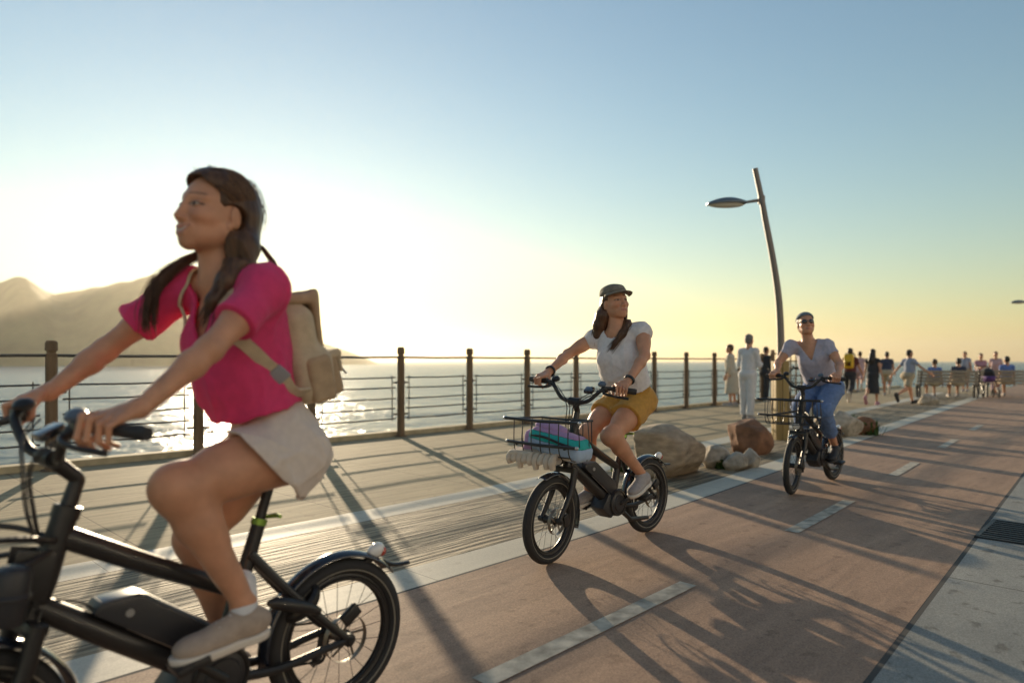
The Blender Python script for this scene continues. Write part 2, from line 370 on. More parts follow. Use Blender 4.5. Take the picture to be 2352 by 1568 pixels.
# ground: the whole raised promenade as one slab whose sea edge follows the railing, then turns away along the bay
corner = sn(35, SEA_N); c2 = (corner[0] + 400, corner[1] + 10)
poly = [sn(-60, SEA_N), corner, (corner[0] + 1.5, corner[1] + 0.8), c2, (c2[0], -200), (-260, -200)]
mb = MB(); n_ = len(poly)
mb.add([(p[0], p[1], 0) for p in poly] + [(p[0], p[1], -4.6) for p in poly], [tuple(range(n_)), tuple(range(2 * n_ - 1, n_ - 1, -1))] + [(i, (i + 1) % n_, (i + 1) % n_ + n_, i + n_) for i in range(n_)])
tag(mb.build("ground", m_prom), kind='structure')
strip("grooved_pavement", lambda s: 3.17 + curve(s), lambda s: 4.34 + curve(s), -14, 30, 0.004, m_groove)
strip("inner_stone_band", lambda s: 4.34 + curve(s), lambda s: 4.66 + curve(s), -14, 30, 0.0045, m_band)
strip("outer_stone_band", lambda s: 2.88 + curve(s), lambda s: 3.17 + curve(s), -14, 30, 0.0045, m_band)
strip("cycle_path", lambda s: edge(s), lambda s: 2.86 + curve(s), -14, 60, 0.004, m_path)
strip("path_seam", lambda s: 2.86 + curve(s), lambda s: 2.88 + curve(s), -14, 60, 0.0042, m_seam)
strip("gutter_seam", lambda s: edge(s) - .025, lambda s: edge(s), -14, 60, 0.0035, m_seam)
strip("concrete_gutter", lambda s: -3.6 + edge(s) - .8, lambda s: edge(s) - .025, -14, 60, 0.0042, m_gutter)
for i, (a, b) in enumerate([(-1.1, 0.25), (1.75, 3.3), (4.8, 6.23), (7.9, 9.1), (10.9, 12.2), (14, 15.3)]):
    strip("lane_marking", lambda s: 1.78 + 0.75 * curve(s) + 0.01 * s, lambda s: 1.88 + 0.75 * curve(s) + 0.01 * s, a, b, 0.008, m_paint)
mb = MB(); mb.M = Matrix.Translation((0, 0, 0))
v = []; f = []
for s in (-60, 35):
    for n, z in ((8.93, 0.002), (8.93, 0.075), (9.12, 0.075), (9.12, -0.25)): v.append(sn(s, n, z))
mb.add(v, [(0, 1, 5, 4), (1, 2, 6, 5), (2, 3, 7, 6), (0, 3, 2, 1), (4, 5, 6, 7), (0, 4, 7, 3)])
tag(mb.build("sea_edge_kerb", m_kerb, sharp=20), kind='structure')

# water
wm = bpy.data.materials.new("sea_water"); wm.use_nodes = True; n, l = wm.node_tree.nodes, wm.node_tree.links; b = n["Principled BSDF"]
b.inputs["Base Color"].default_value = (0.035, 0.10, 0.125, 1); b.inputs["Roughness"].default_value = 0.27; b.inputs["IOR"].default_value = 1.33
tc = n.new("ShaderNodeTexCoord"); hs = None
for sc_, st, w in ((0.9, (1, 1.0, 1), 0.35), (0.25, (1, 1.3, 1), 1.0), (0.06, (0.8, 1.6, 1), 2.2)):
    mp = n.new("ShaderNodeMapping"); mp.inputs["Scale"].default_value = st; l.new(tc.outputs["Object"], mp.inputs[0])
    t = n.new("ShaderNodeTexNoise"); t.inputs["Scale"].default_value = sc_; t.inputs["Detail"].default_value = 4; l.new(mp.outputs[0], t.inputs["Vector"])
    q = n.new("ShaderNodeMath"); q.operation = 'MULTIPLY_ADD'; q.inputs[1].default_value = w; l.new(t.outputs["Fac"], q.inputs[0])
    if hs: l.new(hs, q.inputs[2])
    else: q.inputs[2].default_value = 0
    hs = q.outputs[0]
bp = n.new("ShaderNodeBump"); bp.inputs["Strength"].default_value = 1.0; bp.inputs["Distance"].default_value = 1.1; l.new(hs, bp.inputs["Height"]); l.new(bp.outputs[0], b.inputs["Normal"])
mb = MB(); mb.add([(-5500, -300, -4), (5500, -300, -4), (5500, 5500, -4), (-5500, 5500, -4)], [(0, 1, 2, 3)])
tag(mb.build("sea", wm), kind='structure')

# hills across the bay
def ridge_z(u):
    return np.interp(u, [-2600, -1500, -900, -500, -300, -100, 0, 50, 100, 125, 160, 215, 260, 300, 350, 385, 430, 500, 600, 700, 790, 840, 868, 890],
                        [620, 590, 620, 660, 640, 658, 650, 655, 670, 677, 669, 656, 659, 664, 649, 646, 656, 690, 735, 775, 803, 822, 834, 840])
hm = mat("hill_scrub", (0.075, 0.085, 0.035), 0.95, var=0.55, scale=0.03, bump=0.6, bscale=0.2)
nu, nr = 420, 46; v = []; f = []
us = np.linspace(-2600, 885, nu); wv = waves(3, 0.05, 7); wv2 = waves(5, 0.18, 7)
for iu, u in enumerate(us):
    az = (u - 1176) / 1570; Rr = 950 + max(0, (u - 300)) * 0.55
    top = 1.2 + (829 - ridge_z(u)) * Rr / 1570
    for ir in range(nr):
        t = ir / (nr - 1); Y = Rr - 260 * (1 - t / 0.62) if t < 0.62 else Rr + 420 * (t - 0.62) / 0.38
        q = t / 0.62 if t < 0.62 else 1 - ((t - 0.62) / 0.38) ** 1.4
        spur = 0.16 * math.sin(math.pi * min(1, max(0, q))) * (1 + math.sin(u * 0.018 + 2 * math.sin(u * 0.006)))
        h = -4.5 + (top + 4.5) * min(1.0, max(0, q ** 0.75 + spur * (q < 0.97) * (t < 0.62)))
        x = az * Y
        nz = float(wv(x, Y, 0)) * 5.0 + float(wv2(x, Y, 3)) * 2.2
        v.append((x, Y, h + nz * 0.7 * min(1, max(0, h / 40))))
for a in range(nu - 1):
    for c in range(nr - 1): f.append((a * nr + c, (a + 1) * nr + c, (a + 1) * nr + c + 1, a * nr + c + 1))
mb = MB(); mb.add(v, f); tag(mb.build("hills", hm, sharp=180), kind='structure')
# ---------------------------------------------------------------- unseen apartment row, added landward to bounce sunlight onto the riders
mfac = mat("grey_bounce_render", (0.46, 0.47, 0.50), 0.9, var=.06, scale=.6, bump=.1, bscale=30); mfr = mat("white_window_frame", (0.78, 0.76, 0.72), .5); mwin = mat("window_glass", (0.04, 0.05, 0.06), .08, coat=1.0); mroof = mat("grey_roof", (.22, .21, .2), .8)
def block(s0, s1, n0, h, m, label):
    o = sn((s0 + s1) / 2, n0, 0); L = s1 - s0; r = empty("bounce_block", label, "building", o, math.atan2(PY, PX) + math.pi)   # local -y... faces the sea
    mb = MB(); mb.box((0, 6, h / 2), (L, 12, h)); mb.build("wall", m, r)
    mb = MB(); mb.box((0, 6, h + .25), (L + .6, 12.6, .5)); mb.build("roof", mroof, r)
    nx = int(L / 3.2); nz = int(h / 3.1)
    for i in range(nx):
        for k in range(nz):
            x = -L / 2 + (i + .5) * L / nx; z = 1.6 + k * 3.1
            mb = MB(); mb.box((x, -.03, z), (1.2, .10, 1.7)); w = mb.build("window", mfr, r)
            mb = MB(); mb.box((x, -.085, z), (1.0, .02, 1.5)); mb.build("pane", mwin, w)
    return r
block(-34, -2, -19, 13, mfac, "unseen grey four storey apartment block added behind the camera to bounce sunlight")
block(-1, 40, -19.6, 15.5, mat("pale_bounce_render", (0.50, 0.51, 0.54), .9, var=.06, scale=.6), "unseen taller pale grey apartment block added right of the camera to bounce sunlight")
# ---------------------------------------------------------------- electric bicycles (x forward, y left, z up, origin under the rear axle)
mk = mat("matt_black_metal", (0.022, 0.020, 0.019), 0.38, spec=0.5, var=0.15, scale=30)
mkg = mat("gloss_black_fender", (0.014, 0.018, 0.03), 0.16, coat=0.6)
mrub = mat("tyre_rubber", (0.022, 0.021, 0.021), 0.75, bump=0.25, bscale=220)
mgrip = mat("grip_rubber", (0.03, 0.028, 0.028), 0.7, bump=0.3, bscale=180)
mpl = mat("dark_plastic", (0.026, 0.026, 0.029), 0.42, bump=0.1, bscale=300)
msil = mat("brushed_steel", (0.55, 0.54, 0.52), 0.28, metal=1.0)
mstripe = mat("reflective_band", (0.24, 0.215, 0.17), 0.5)
mchr = mat("lamp_lens", (0.80, 0.78, 0.74), 0.12, coat=0.8)
mred = mat("red_lens", (0.45, 0.05, 0.03), 0.2, coat=0.8)
mdisc = mat("worn_disc_steel", (0.30, 0.25, 0.20), 0.4, metal=0.8)
mblue = mat("blue_grey_plastic", (0.10, 0.13, 0.17), 0.3)
mgreen = mat("green_anodised", (0.25, 0.42, 0.07), 0.35, metal=0.6)
mscr = mat("display_glass", (0.02, 0.022, 0.025), 0.08, coat=1.0)
WB = 1.04; RW = 0.258; HT = V(0.802, 0, 0.81); HB = V(0.872, 0, 0.585); AXU = unit(HT - HB)
def steer_m(deg): return Matrix.Translation(Vector(HT)) @ Matrix.Rotation(R(deg), 4, Vector(AXU)) @ Matrix.Translation(-Vector(HT))
BAR_DX = {10: .045}          # how far forward of the clamp each bicycle's grips sit, by steering angle
def grip_pts(deg, side, f):
    """point on the grip axis, f from 0 (inner end) to 1 (outer end)"""
    dx = BAR_DX.get(deg, 0); a = V(0.795 + dx, 0.195 * side, 1.052); b = V(0.735 + dx, 0.345 * side, 1.045); p = a + (b - a) * f
    return np.array(steer_m(deg) @ Vector(p)), unit(np.array(steer_m(deg).to_3x3() @ Vector(b - a)))
def wheel(root, x, y0=0.0, disc=0.045, M=None):
    ax = (0, 1, 0); c = V(x, 0, RW)
    mb = MB(); mb.M = M; mb.ring(c, ax, 0.200, 0.014, 56, 8, flat=None); mb.ring(c + V(0, .009, 0), ax, 0.189, 0.007, 56, 6); mb.ring(c - V(0, .009, 0), ax, 0.189, 0.007, 56, 6)
    w = mb.build("wheel", mk, root)
    mb = MB(); mb.M = M; mb.ring(c, ax, RW - 0.027, 0.027, 72, 14); mb.cur = 1
    for s in (-1, 1): mb.ring(c + V(0, 0.0225 * s, 0), ax, 0.2215, 0.0034, 72, 6)
    mb.build("tyre", [mrub, mstripe], w)
    mb = MB(); mb.M = M
    for i in range(20):
        a = 2 * math.pi * i / 20; b = a + (0.5 if i % 2 else -0.5); s = 1 if (i // 2) % 2 else -1
        mb.tube([c + V(0.024 * math.cos(b), 0.026 * s, 0.024 * math.sin(b)), c + V(0.2 * math.cos(a), 0.003 * s, 0.2 * math.sin(a))], 0.0012, 5)
    mb.build("spokes", mk, w)
    mb = MB(); mb.M = M; mb.lathe(c - V(0, .055, 0), ax, [(0, .010), (.01, .012), (.02, .028), (.03, .022), (.08, .022), (.09, .028), (.1, .012), (.11, .01)], 18); mb.build("hub", mk, w)
    mb = MB(); mb.M = M; mb.ring(c + V(0, disc, 0), ax, 0.078, 0.011, 40, 4, flat=0.09)
    for i in range(5):
        a = 6.283 * i / 5; mb.tube([c + V(.02 * math.cos(a), disc, .02 * math.sin(a)), c + V(.070 * math.cos(a + .5), disc, .070 * math.sin(a + .5))], 0.0045, 5)
    mb.build("brake_disc", mdisc, w)
    return w
def arc_fender(root, x, a0, a1, M=None, w=0.036, rr=0.285, end=None):
    c = V(x, 0, RW); vs = []; fs = []; n = 26; k = 9
    for i in range(n):
        t = R(a0 + (a1 - a0) * i / (n - 1))
        for j in range(k):
            q = -1 + 2 * j / (k - 1); r = rr - 0.016 * q * q
            for dr in (0,): vs.append(c + V(math.cos(t) * r, w * q, math.sin(t) * r))
    for i in range(n - 1):
        for j in range(k - 1): fs.append((i * k + j, i * k + j + 1, (i + 1) * k + j + 1, (i + 1) * k + j))
    mb = MB(); mb.M = M; mb.add(vs, fs); o = mb.build("fender", mkg, root, sharp=80)
    md = o.modifiers.new("thick", 'SOLIDIFY'); md.thickness = 0.003; return o
def make_ebike(label, steer=10, crank=40, basket=True, loc=(0, 0), group="black electric bicycles", rz=RZ_RIDE):
    r = empty("electric_bicycle", label, "bicycle", (loc[0], loc[1], 0.004), rz, group)
    S = steer_m(steer); SW = steer_m(steer if steer < 12 else 6); BB = V(0.425, 0, 0.275)
    # frame
    mb = MB(); mb.tube([HT + AXU * 0.0, HT - AXU * 0.09, HB + AXU * .06, HB - AXU * 0.0], [0.031, 0.030, 0.034, 0.031], 18)
    mb.tube(bez([(0.808, 0, 0.742), (0.60, 0, 0.625), (0.43, 0, 0.535), (0.352, 0, 0.495)], 4), lerps([.026, .025, .022, .02], 13), 14, flat=1.15)
    mb.tube(bez([(0.872, 0, 0.580), (0.70, 0, 0.455), (0.52, 0, 0.325), (0.46, 0, 0.285)], 4), lerps([.031, .034, .034, .034], 13), 14)
    mb.tube([(0.283, 0, 0.69), (0.325, 0, 0.56), (0.352, 0, 0.49), (0.40, 0, 0.33)], [0.021, 0.023, 0.024, 0.026], 14)
    for s in (-1, 1):
        mb.tube(bez([(0.318, 0.012 * s, 0.60), (0.20, 0.045 * s, 0.46), (0.075, 0.062 * s, 0.33), (0.0, 0.066 * s, RW)], 5), lerps([.017, .0145, .013, .012], 16), 10)
        mb.tube(bez([(0.40, 0.045 * s, 0.255), (0.25, 0.052 * s, 0.235), (0.1, 0.062 * s, 0.25), (0.0, 0.066 * s, RW)], 5), lerps([.018, .014, .0125, .012], 16), 10)
        mb.lathe((0, .056 * s, RW), (0, s, 0), [(0, .022), (.018, .022), (.022, .012), (.03, .012)], 14)
    mb.build("frame", mk, r)
    # motor with its cover and chainring guard
    mb = MB(); mb.lathe(BB + V(0, -.075, 0), (0, 1, 0), [(0, .06), (.006, .078), (.02, .086), (.12, .086), (.135, .078), (.142, .055), (.15, .05), (.152, .03)], 32)
    mb.box((0.50, 0, 0.265), (0.13, 0.115, 0.12), Matrix.Rotation(R(-38), 3, 'Y'), 0.02); m_ = mb.build("motor", mpl, r)
    mb = MB(); mb.ring(BB + V(0, .062, 0), (0, 1, 0), .078, .007, 36, 6); mb.build("trim_ring", mk, m_)
    mb = MB(); mb.ring(BB + V(0, -.082, 0), (0, 1, 0), .075, .006, 36, 6); mb.build("chainring", msil, m_)
    mb = MB(); mb.tube([BB + V(0, -.082, .075), V(0.0, -.06, RW + .03)], .004, 5); mb.tube([BB + V(0, -.082, -.075), V(0.02, -.06, RW - .1), V(0.0, -.06, RW - .03)], .004, 5); mb.build("chain", mk, r)
    # battery lying on the down tube
    d = unit(V(0.50, 0, 0.325) - V(0.868, 0, 0.602)); nrm = V(-d[2], 0, d[0]); nrm = nrm if nrm[2] > 0 else -nrm; o = V(0.772, 0, 0.512)
    prof = [(0.0, .030), (.0, .062), (.022, .078), (.075, .118), (.10, .122), (.34, .122), (.37, .10), (.375, .036)]
    mb = MB(); mb.prism([tuple((o + d * a + nrm * b)[[0, 2]]) for a, b in prof], 0.088); b_ = mb.build("battery", mpl, r, bevel=0.008)
    mb = MB(); mb.prism([tuple((o + d * a + nrm * b)[[0, 2]]) for a, b in [(.005, .066), (.022, .082), (.075, .123), (.10, .127), (.33, .127), (.33, .119), (.10, .115), (.08, .111), (.028, .073), (.012, .062)]], 0.074); mb.build("top_rail", mblue, b_, bevel=0.003)
    mb = MB(); mb.tube([o + d * .08 + nrm * .07 + V(0, .043, 0), o + d * .08 + nrm * .07 + V(0, .048, 0)], .011, 16); mb.build("lock_barrel", msil, b_)
    mb = MB(); mb.box(o + d * .22 + nrm * .036 + V(0, .034, 0), (.24, .008, .01), Matrix.Rotation(math.atan2(-d[2], d[0]), 3, 'Y'), .002); mb.build("cable_rail", msil, r)
    # steering
    mb = MB(); mb.M = SW
    cr = HB - AXU * 0.045
    mb.tube([HB - AXU * .002, cr], [.026, .03], 16); mb.box(cr + V(0.004, 0, -.004), (.05, .15, .035), Matrix.Rotation(R(-17), 3, 'Y'), .012)
    for s in (-1, 1): mb.tube(bez([cr + V(.002, .064 * s, .01), cr + V(.045, .066 * s, -.13), V(WB, .063 * s, RW + .005)], 4), lerps([.022, .02, .013], 9), 12); mb.lathe((WB, .05 * s, RW), (0, s, 0), [(0, .018), (.028, .018), (.03, .01), (.036, .01)], 12)
    mb.box((WB - .055, .073, RW - .0), (.05, .022, .07), Matrix.Rotation(R(20), 3, 'Y'), .008)
    mb.build("fork", mk, r)
    wheel(r, WB, M=SW); wheel(r, 0.0)
    mb = MB(); mb.box((-.005, .07, RW + .085), (.07, .024, .045), Matrix.Rotation(R(35), 3, 'Y'), .008); mb.build("brake_caliper", mk, r)
    mb = MB(); mb.tube([(0.02, -.07, RW - .01), (0.03, -.075, RW - .09), (0.06, -.075, RW - .11)], .012, 8); mb.ring((.03, -.075, RW - .09), (0, 1, 0), .022, .006, 16, 6); mb.build("derailleur", mk, r)
    mb = MB(); mb.M = S
    mb.tube([HT - AXU * .02, HT + AXU * .012, HT + AXU * .014], [.034, .034, .028], 18)
    mb.tube(bez([HT + AXU * .0, V(0.783, 0, .87), V(0.780, 0, .889), V(0.800, 0, .91), V(.845, 0, .952)], 5), lerps([.021, .019, .019, .019, .021], 21), 14)
    mb.tube([(.845, -.034, .952), (.845, .034, .952)], .024, 16); mb.build("stem", mk, r)
    mb = MB(); mb.M = S
    dx = BAR_DX.get(steer, 0); SG = S @ Matrix.Translation((dx, 0, 0))
    half = [(.845, 0, .952), (.847, .05, .953), (.843 + dx * .4, .095, .972), (.822 + dx, .15, 1.032), (.80 + dx, .185, 1.050), (.735 + dx, .345, 1.045)]
    mb.tube(bez([(x, -y, z) for x, y, z in half[:0:-1]] + half, 6), .0125, 12); hb = mb.build("handlebar", mk, r)
    for s in (-1, 1):
        a, b = V(.785, .212 * s, 1.051), V(.733, .348 * s, 1.045)
        mb = MB(); mb.M = SG; mb.tube([a, a + (b - a) * .04, a + (b - a) * .5, a + (b - a) * .9, b], [.019, .0175, .0175, .019, .0165], 14); mb.build("grip", mgrip, hb)
        mb = MB(); mb.M = SG; mb.box((.806, .178 * s, 1.043), (.036, .03, .036), None, .008)
        mb.tube(bez([(.818, .17 * s, 1.036), (.852, .185 * s, 1.022), (.846, .25 * s, 1.012), (.815, .325 * s, 1.006)], 5), lerps([.009, .007, .006, .007], 16), 8, flat=1.3); mb.build("brake_lever", mk, hb)
        mb = MB(); mb.M = SG; mb.lathe((.80, .15 * s, 1.058), (0.2, 0, 1), [(0, .016), (.008, .026), (.018, .027), (.03, .018), (.034, .006)], 16); mb.build("bell" if s > 0 else "shifter", mblue if s > 0 else mk, hb)
    mb = MB(); mb.M = SG; mb.box((.835, .085, 1.03), (.06, .055, .022), Matrix.Rotation(R(25), 3, 'Y'), .006); mb.build("display", mscr, hb)
    mb = MB(); mb.M = S
    for i, (y0, yo) in enumerate(((-.15, -.03), (-.12, -.012), (.12, .014), (.16, .03))):
        mb.tube(bez([(.815, y0 * 1.1, 1.035), (.875, y0 * .6, .995), (.895, yo, .93), (.885, yo, .82), (.865, yo * .6, .735)], 6), .0028, 6)
    mb.build("cables", mk, r)
    mb = MB(); mb.tube(bez([(.87, .03, .60), (.80, .045, .585), (.76, .03, .56), (.74, .01, .53)], 6), .003, 6); mb.tube(bez([(.865, .036, .575), (.885, .05, .5), (.89, .04, .40), (.91, .03, .34)], 6), .003, 6); mb.build("loose_wires", mk, r)
    # seat
    mb = MB(); mb.tube([(0.298, 0, 0.645), (.236, 0, .84)], .0155, 14); sp = mb.build("seat_post", mk, r)
    mb = MB(); mb.tube([(.2855, 0, .684), (.2795, 0, .702)], .0245, 16); mb.tube([(.26, -.02, .70), (.235, .02, .708), (.24, .055, .71)], [.006, .008, .006], 8); mb.build("clamp", mgreen, sp)
    sv = []; sf = []; nu, nv = 18, 15
    for i in range(nu):
        t = i / (nu - 1); x = 0.075 + 0.27 * t; w = float(np.interp(t, [0, .12, .3, .55, .8, 1], [.055, .082, .078, .045, .026, .018])); zz = .862 + .012 * (1 - t) ** 2 - .006 * math.sin(t * 3)
        for j in range(nv):
            a = 2 * math.pi * j / nv; q = .65 if t in (0, 1) else 1
            sv.append((x, w * q * math.cos(a), zz + (.02 if math.sin(a) > 0 else .032) * q * math.sin(a) - .012 * (abs(math.cos(a)) ** 3)))
    for i in range(nu - 1):
        for j in range(nv): sf.append((i * nv + j, i * nv + (j + 1) % nv, (i + 1) * nv + (j + 1) % nv, (i + 1) * nv + j))
    sf += [tuple(range(nv))[::-1], tuple((nu - 1) * nv + j for j in range(nv))]
    mb = MB(); mb.add(sv, sf); sa = mb.build("saddle", mgrip, r, sharp=70)
    mb = MB(); 
    for s in (-1, 1): mb.tube(bez([(.11, .03 * s, .845), (.18, .022 * s, .826), (.28, .02 * s, .835), (.32, .008 * s, .85)], 4), .0045, 6)
    mb.build("saddle_rail", msil, sa)
    # fenders, lights, lock, stand
    arc_fender(r, 0.0, 140, -8, None)
    ff = arc_fender(r, WB, 200, 68, SW); 
    mb = MB(); mb.tube(bez([(-.19, 0, .468), (-.235, 0, .448), (-.30, 0, .442)], 4), lerps([.014, .015, .012], 9), 10, flat=.6); mb.build("bumper_tail", mk, r)
    mb = MB(); mb.ell((-.155, 0, .516), (.036, .022, .026), Matrix.Rotation(R(20), 3, 'Y')); rl = mb.build("rear_lamp", mchr, r)
    mb = MB(); mb.ell((-.178, 0, .510), (.018, .02, .02)); mb.build("red_lens", mred, rl)
    mb = MB(); mb.box((-.13, 0, .492), (.07, .03, .02), Matrix.Rotation(R(22), 3, 'Y'), .006); mb.build("lamp_bracket", mk, rl)
    mb = MB(); mb.ring((.145, 0, .405), V(0.62, 0, 0.78), .062, .015, 22, 8, a0=.35, a1=2 * math.pi - .35, flat=1.4)
    mb.tube([(.285, .062, .452), (.262, .064, .448), (.22, .066, .432), (.15, .066, .405), (.11, .066, .382)], [.008, .020, .022, .020, .012], 12); mb.build("frame_lock", mk, r)
    mb = MB(); mb.tube([(.36, .05, .205), (.30, .07, .15), (.12, .085, .135)], [.018, .016, .013], 10); mb.build("kickstand", mk, r)
    mb = MB(); mb.M = SW; mb.lathe((.955, 0, .61), (1, 0, -.1), [(-.05, .018), (-.02, .032), (.02, .036), (.024, .03)], 20); hl = mb.build("headlight", mk, r)
    mb = MB(); mb.M = SW; mb.lathe((.977, 0, .608), (1, 0, -.1), [(0, .031), (.006, .028), (.01, .012)], 20); mb.build("lens", mchr, hl)
    # crank arms and pedals
    for s in (1, -1):
        a = R(crank + (180 if s < 0 else 0)); e = BB + V(math.cos(a) * .165, .085 * s, math.sin(a) * .165)
        mb = MB(); mb.tube([BB + V(0, .06 * s, 0), BB + V(0, .082 * s, 0), e], [.016, .014, .011], 10, flat=None); mb.lathe(e - V(0, .01 * s, 0), (0, s, 0), [(0, .014), (.022, .014)], 12); ca = mb.build("crank_arm", mk, r)
        mb = MB(); mb.box(e + V(0, .065 * s, 0), (.09, .085, .022), Matrix.Rotation(R(12 if s > 0 else -6), 3, 'Y'), .006); mb.tube([e, e + V(0, .11 * s, 0)], .008, 8); mb.build("pedal", mk, ca)
    # open wire basket on two cross rails ahead of the head tube
    if basket:
        mb = MB()
        for s in (-1, 1): mb.tube(bez([(.845, .03 * s, .735), (.93, .10 * s, .72), (1.10, .18 * s, .705), (1.13, .185 * s, .70)], 4), .009, 8)
        for z, w in ((.85, .29), (.71, .27)):
            mb.tube([(1.12, -w, z), (1.13, 0, z - .004), (1.12, w, z)], .0095, 10)
        mb.tube([(.885, -.20, .845), (.88, 0, .84), (.885, .20, .845)], .0065, 8)
        for s in (-1, 1): mb.tube([(1.12, .225 * s, .85), (.885, .20 * s, .845)], .006, 8)
        mb.box((.862, .022, .66), (.05, .012, .12), Matrix.Rotation(R(-15), 3, 'Y'), .003); mb.box((.862, -.022, .66), (.05, .012, .12), Matrix.Rotation(R(-15), 3, 'Y'), .003)
        bk = mb.build("basket", mk, r)
        mb = MB()
        for y in np.linspace(-.21, .21, 7):
            mb.tube(bez([(1.122, y, .85), (1.124, y, .71), (1.105, y, .645), (1.06, y, .625), (.93, y, .625), (.895, y * .95, .66), (.885, y * .92, .845)], 4), .0032, 6)
        for z, q in ((.645, 1.0),): mb.tube([(1.10, -.21, z), (1.10, .21, z)], .004, 6)
        for x in (.96, 1.03): mb.tube([(x, -.22, .622), (x, .22, .622)], .0032, 6)
        for s in (-1, 1):
            for x in (.95, 1.04): mb.tube(bez([(x, .215 * s, .848), (x, .225 * s, .70), (x, .20 * s, .625)], 3), .003, 6)
        mb.build("basket_wire", mk, bk)
        for z, w in ((.85, .29), (.71, .27)):
            for s in (-1, 1): mb = MB(); mb.ell((1.12, w * s, z), (.012, .012, .012), nu=10, nv=6); mb.build("rail_cap", msil, bk)
    else:
        mb = MB()
        for s_ in (-1, 1):
            mb.tube(bez([(.835, .03 * s_, .742), (.93, .10 * s_, .775), (1.25, .17 * s_, .83)], 5), .008, 8)
            mb.tube(bez([(.845, .03 * s_, .715), (.95, .09 * s_, .70), (1.25, .15 * s_, .70)], 5), .0075, 8)
            mb.box((.885, .036 * s_, .665), (.085, .004, .12), Matrix.Rotation(R(-12), 3, 'Y'), .001)
            for x in (1.0, 1.12, 1.24): mb.tube([(x, .115 * s_ + (x - 1) * .2 * s_, .787 + (x - 1) * .17), (x, .10 * s_ + (x - 1) * .2 * s_, .70)], .004, 6)
        mb.tube([(1.25, -.17, .83), (1.25, .17, .83)], .008, 8); mb.tube([(1.25, -.15, .70), (1.25, .15, .70)], .008, 8)
        rk = mb.build("front_rack", mk, r)
        mb = MB(); mb.lathe((.945, .088, .575), (-.1, 0, 1), [(0, .034), (.008, .038), (.06, .041), (.064, .045), (.07, .045), (.075, .041), (.12, .041), (.13, .036), (.138, .02)], 22); mb.tube([(.945, .05, .63), (.90, .0, .64)], .01, 8); mb.build("horn_cup", mpl, rk)
    return r
ORI = {1: (-.598, 2.35), 2: (.9435, 4.794), 3: (3.24, 6.90)}
CRANK = {1: 40, 2: 170, 3: 200}; STEER = {1: 10, 2: 20, 3: 8}
bikes = {
 1: make_ebike("black electric bicycle nearest the camera, ridden by the woman in pink", STEER[1], CRANK[1], False, ORI[1]),
 2: make_ebike("black electric bicycle with a colourful bag in its front basket", STEER[2], CRANK[2], True, ORI[2]),
 3: make_ebike("black electric bicycle ridden by the woman in blue jeans, empty front basket", STEER[3], CRANK[3], True, ORI[3])}
# ---------------------------------------------------------------- people
mskin = mat("tanned_skin", (0.57, 0.285, 0.17), 0.45, attr="pigment", var=0.13, scale=16, bump=0.06, bscale=260, sss=0.15, spec=0.4)
def msleeve(name, col, tr=0.25, rough=0.8, var=0.08, scale=40, bump=0.25, bscale=420): return mat(name, col, rough, var=var, scale=scale, bump=bump, bscale=bscale, trans=tr, sheen=0.15)
mhair = mat("brown_hair", (0.105, 0.052, 0.026), 0.42, var=0.5, scale=60, bump=0.5, bscale=90, stretch=(1, 1, 0.08), trans=0.18, tcol=(0.30, 0.15, 0.05))
mhair_d = mat("dark_hair", (0.02, 0.014, 0.011), 0.5, var=0.4, scale=60, bump=0.4, bscale=90, stretch=(1, 1, 0.1))
mhair_g = mat("grey_hair", (0.16, 0.15, 0.14), 0.6, var=0.3, scale=60, bump=0.4, bscale=90)
SKIN = V(0.57, 0.285, 0.17)

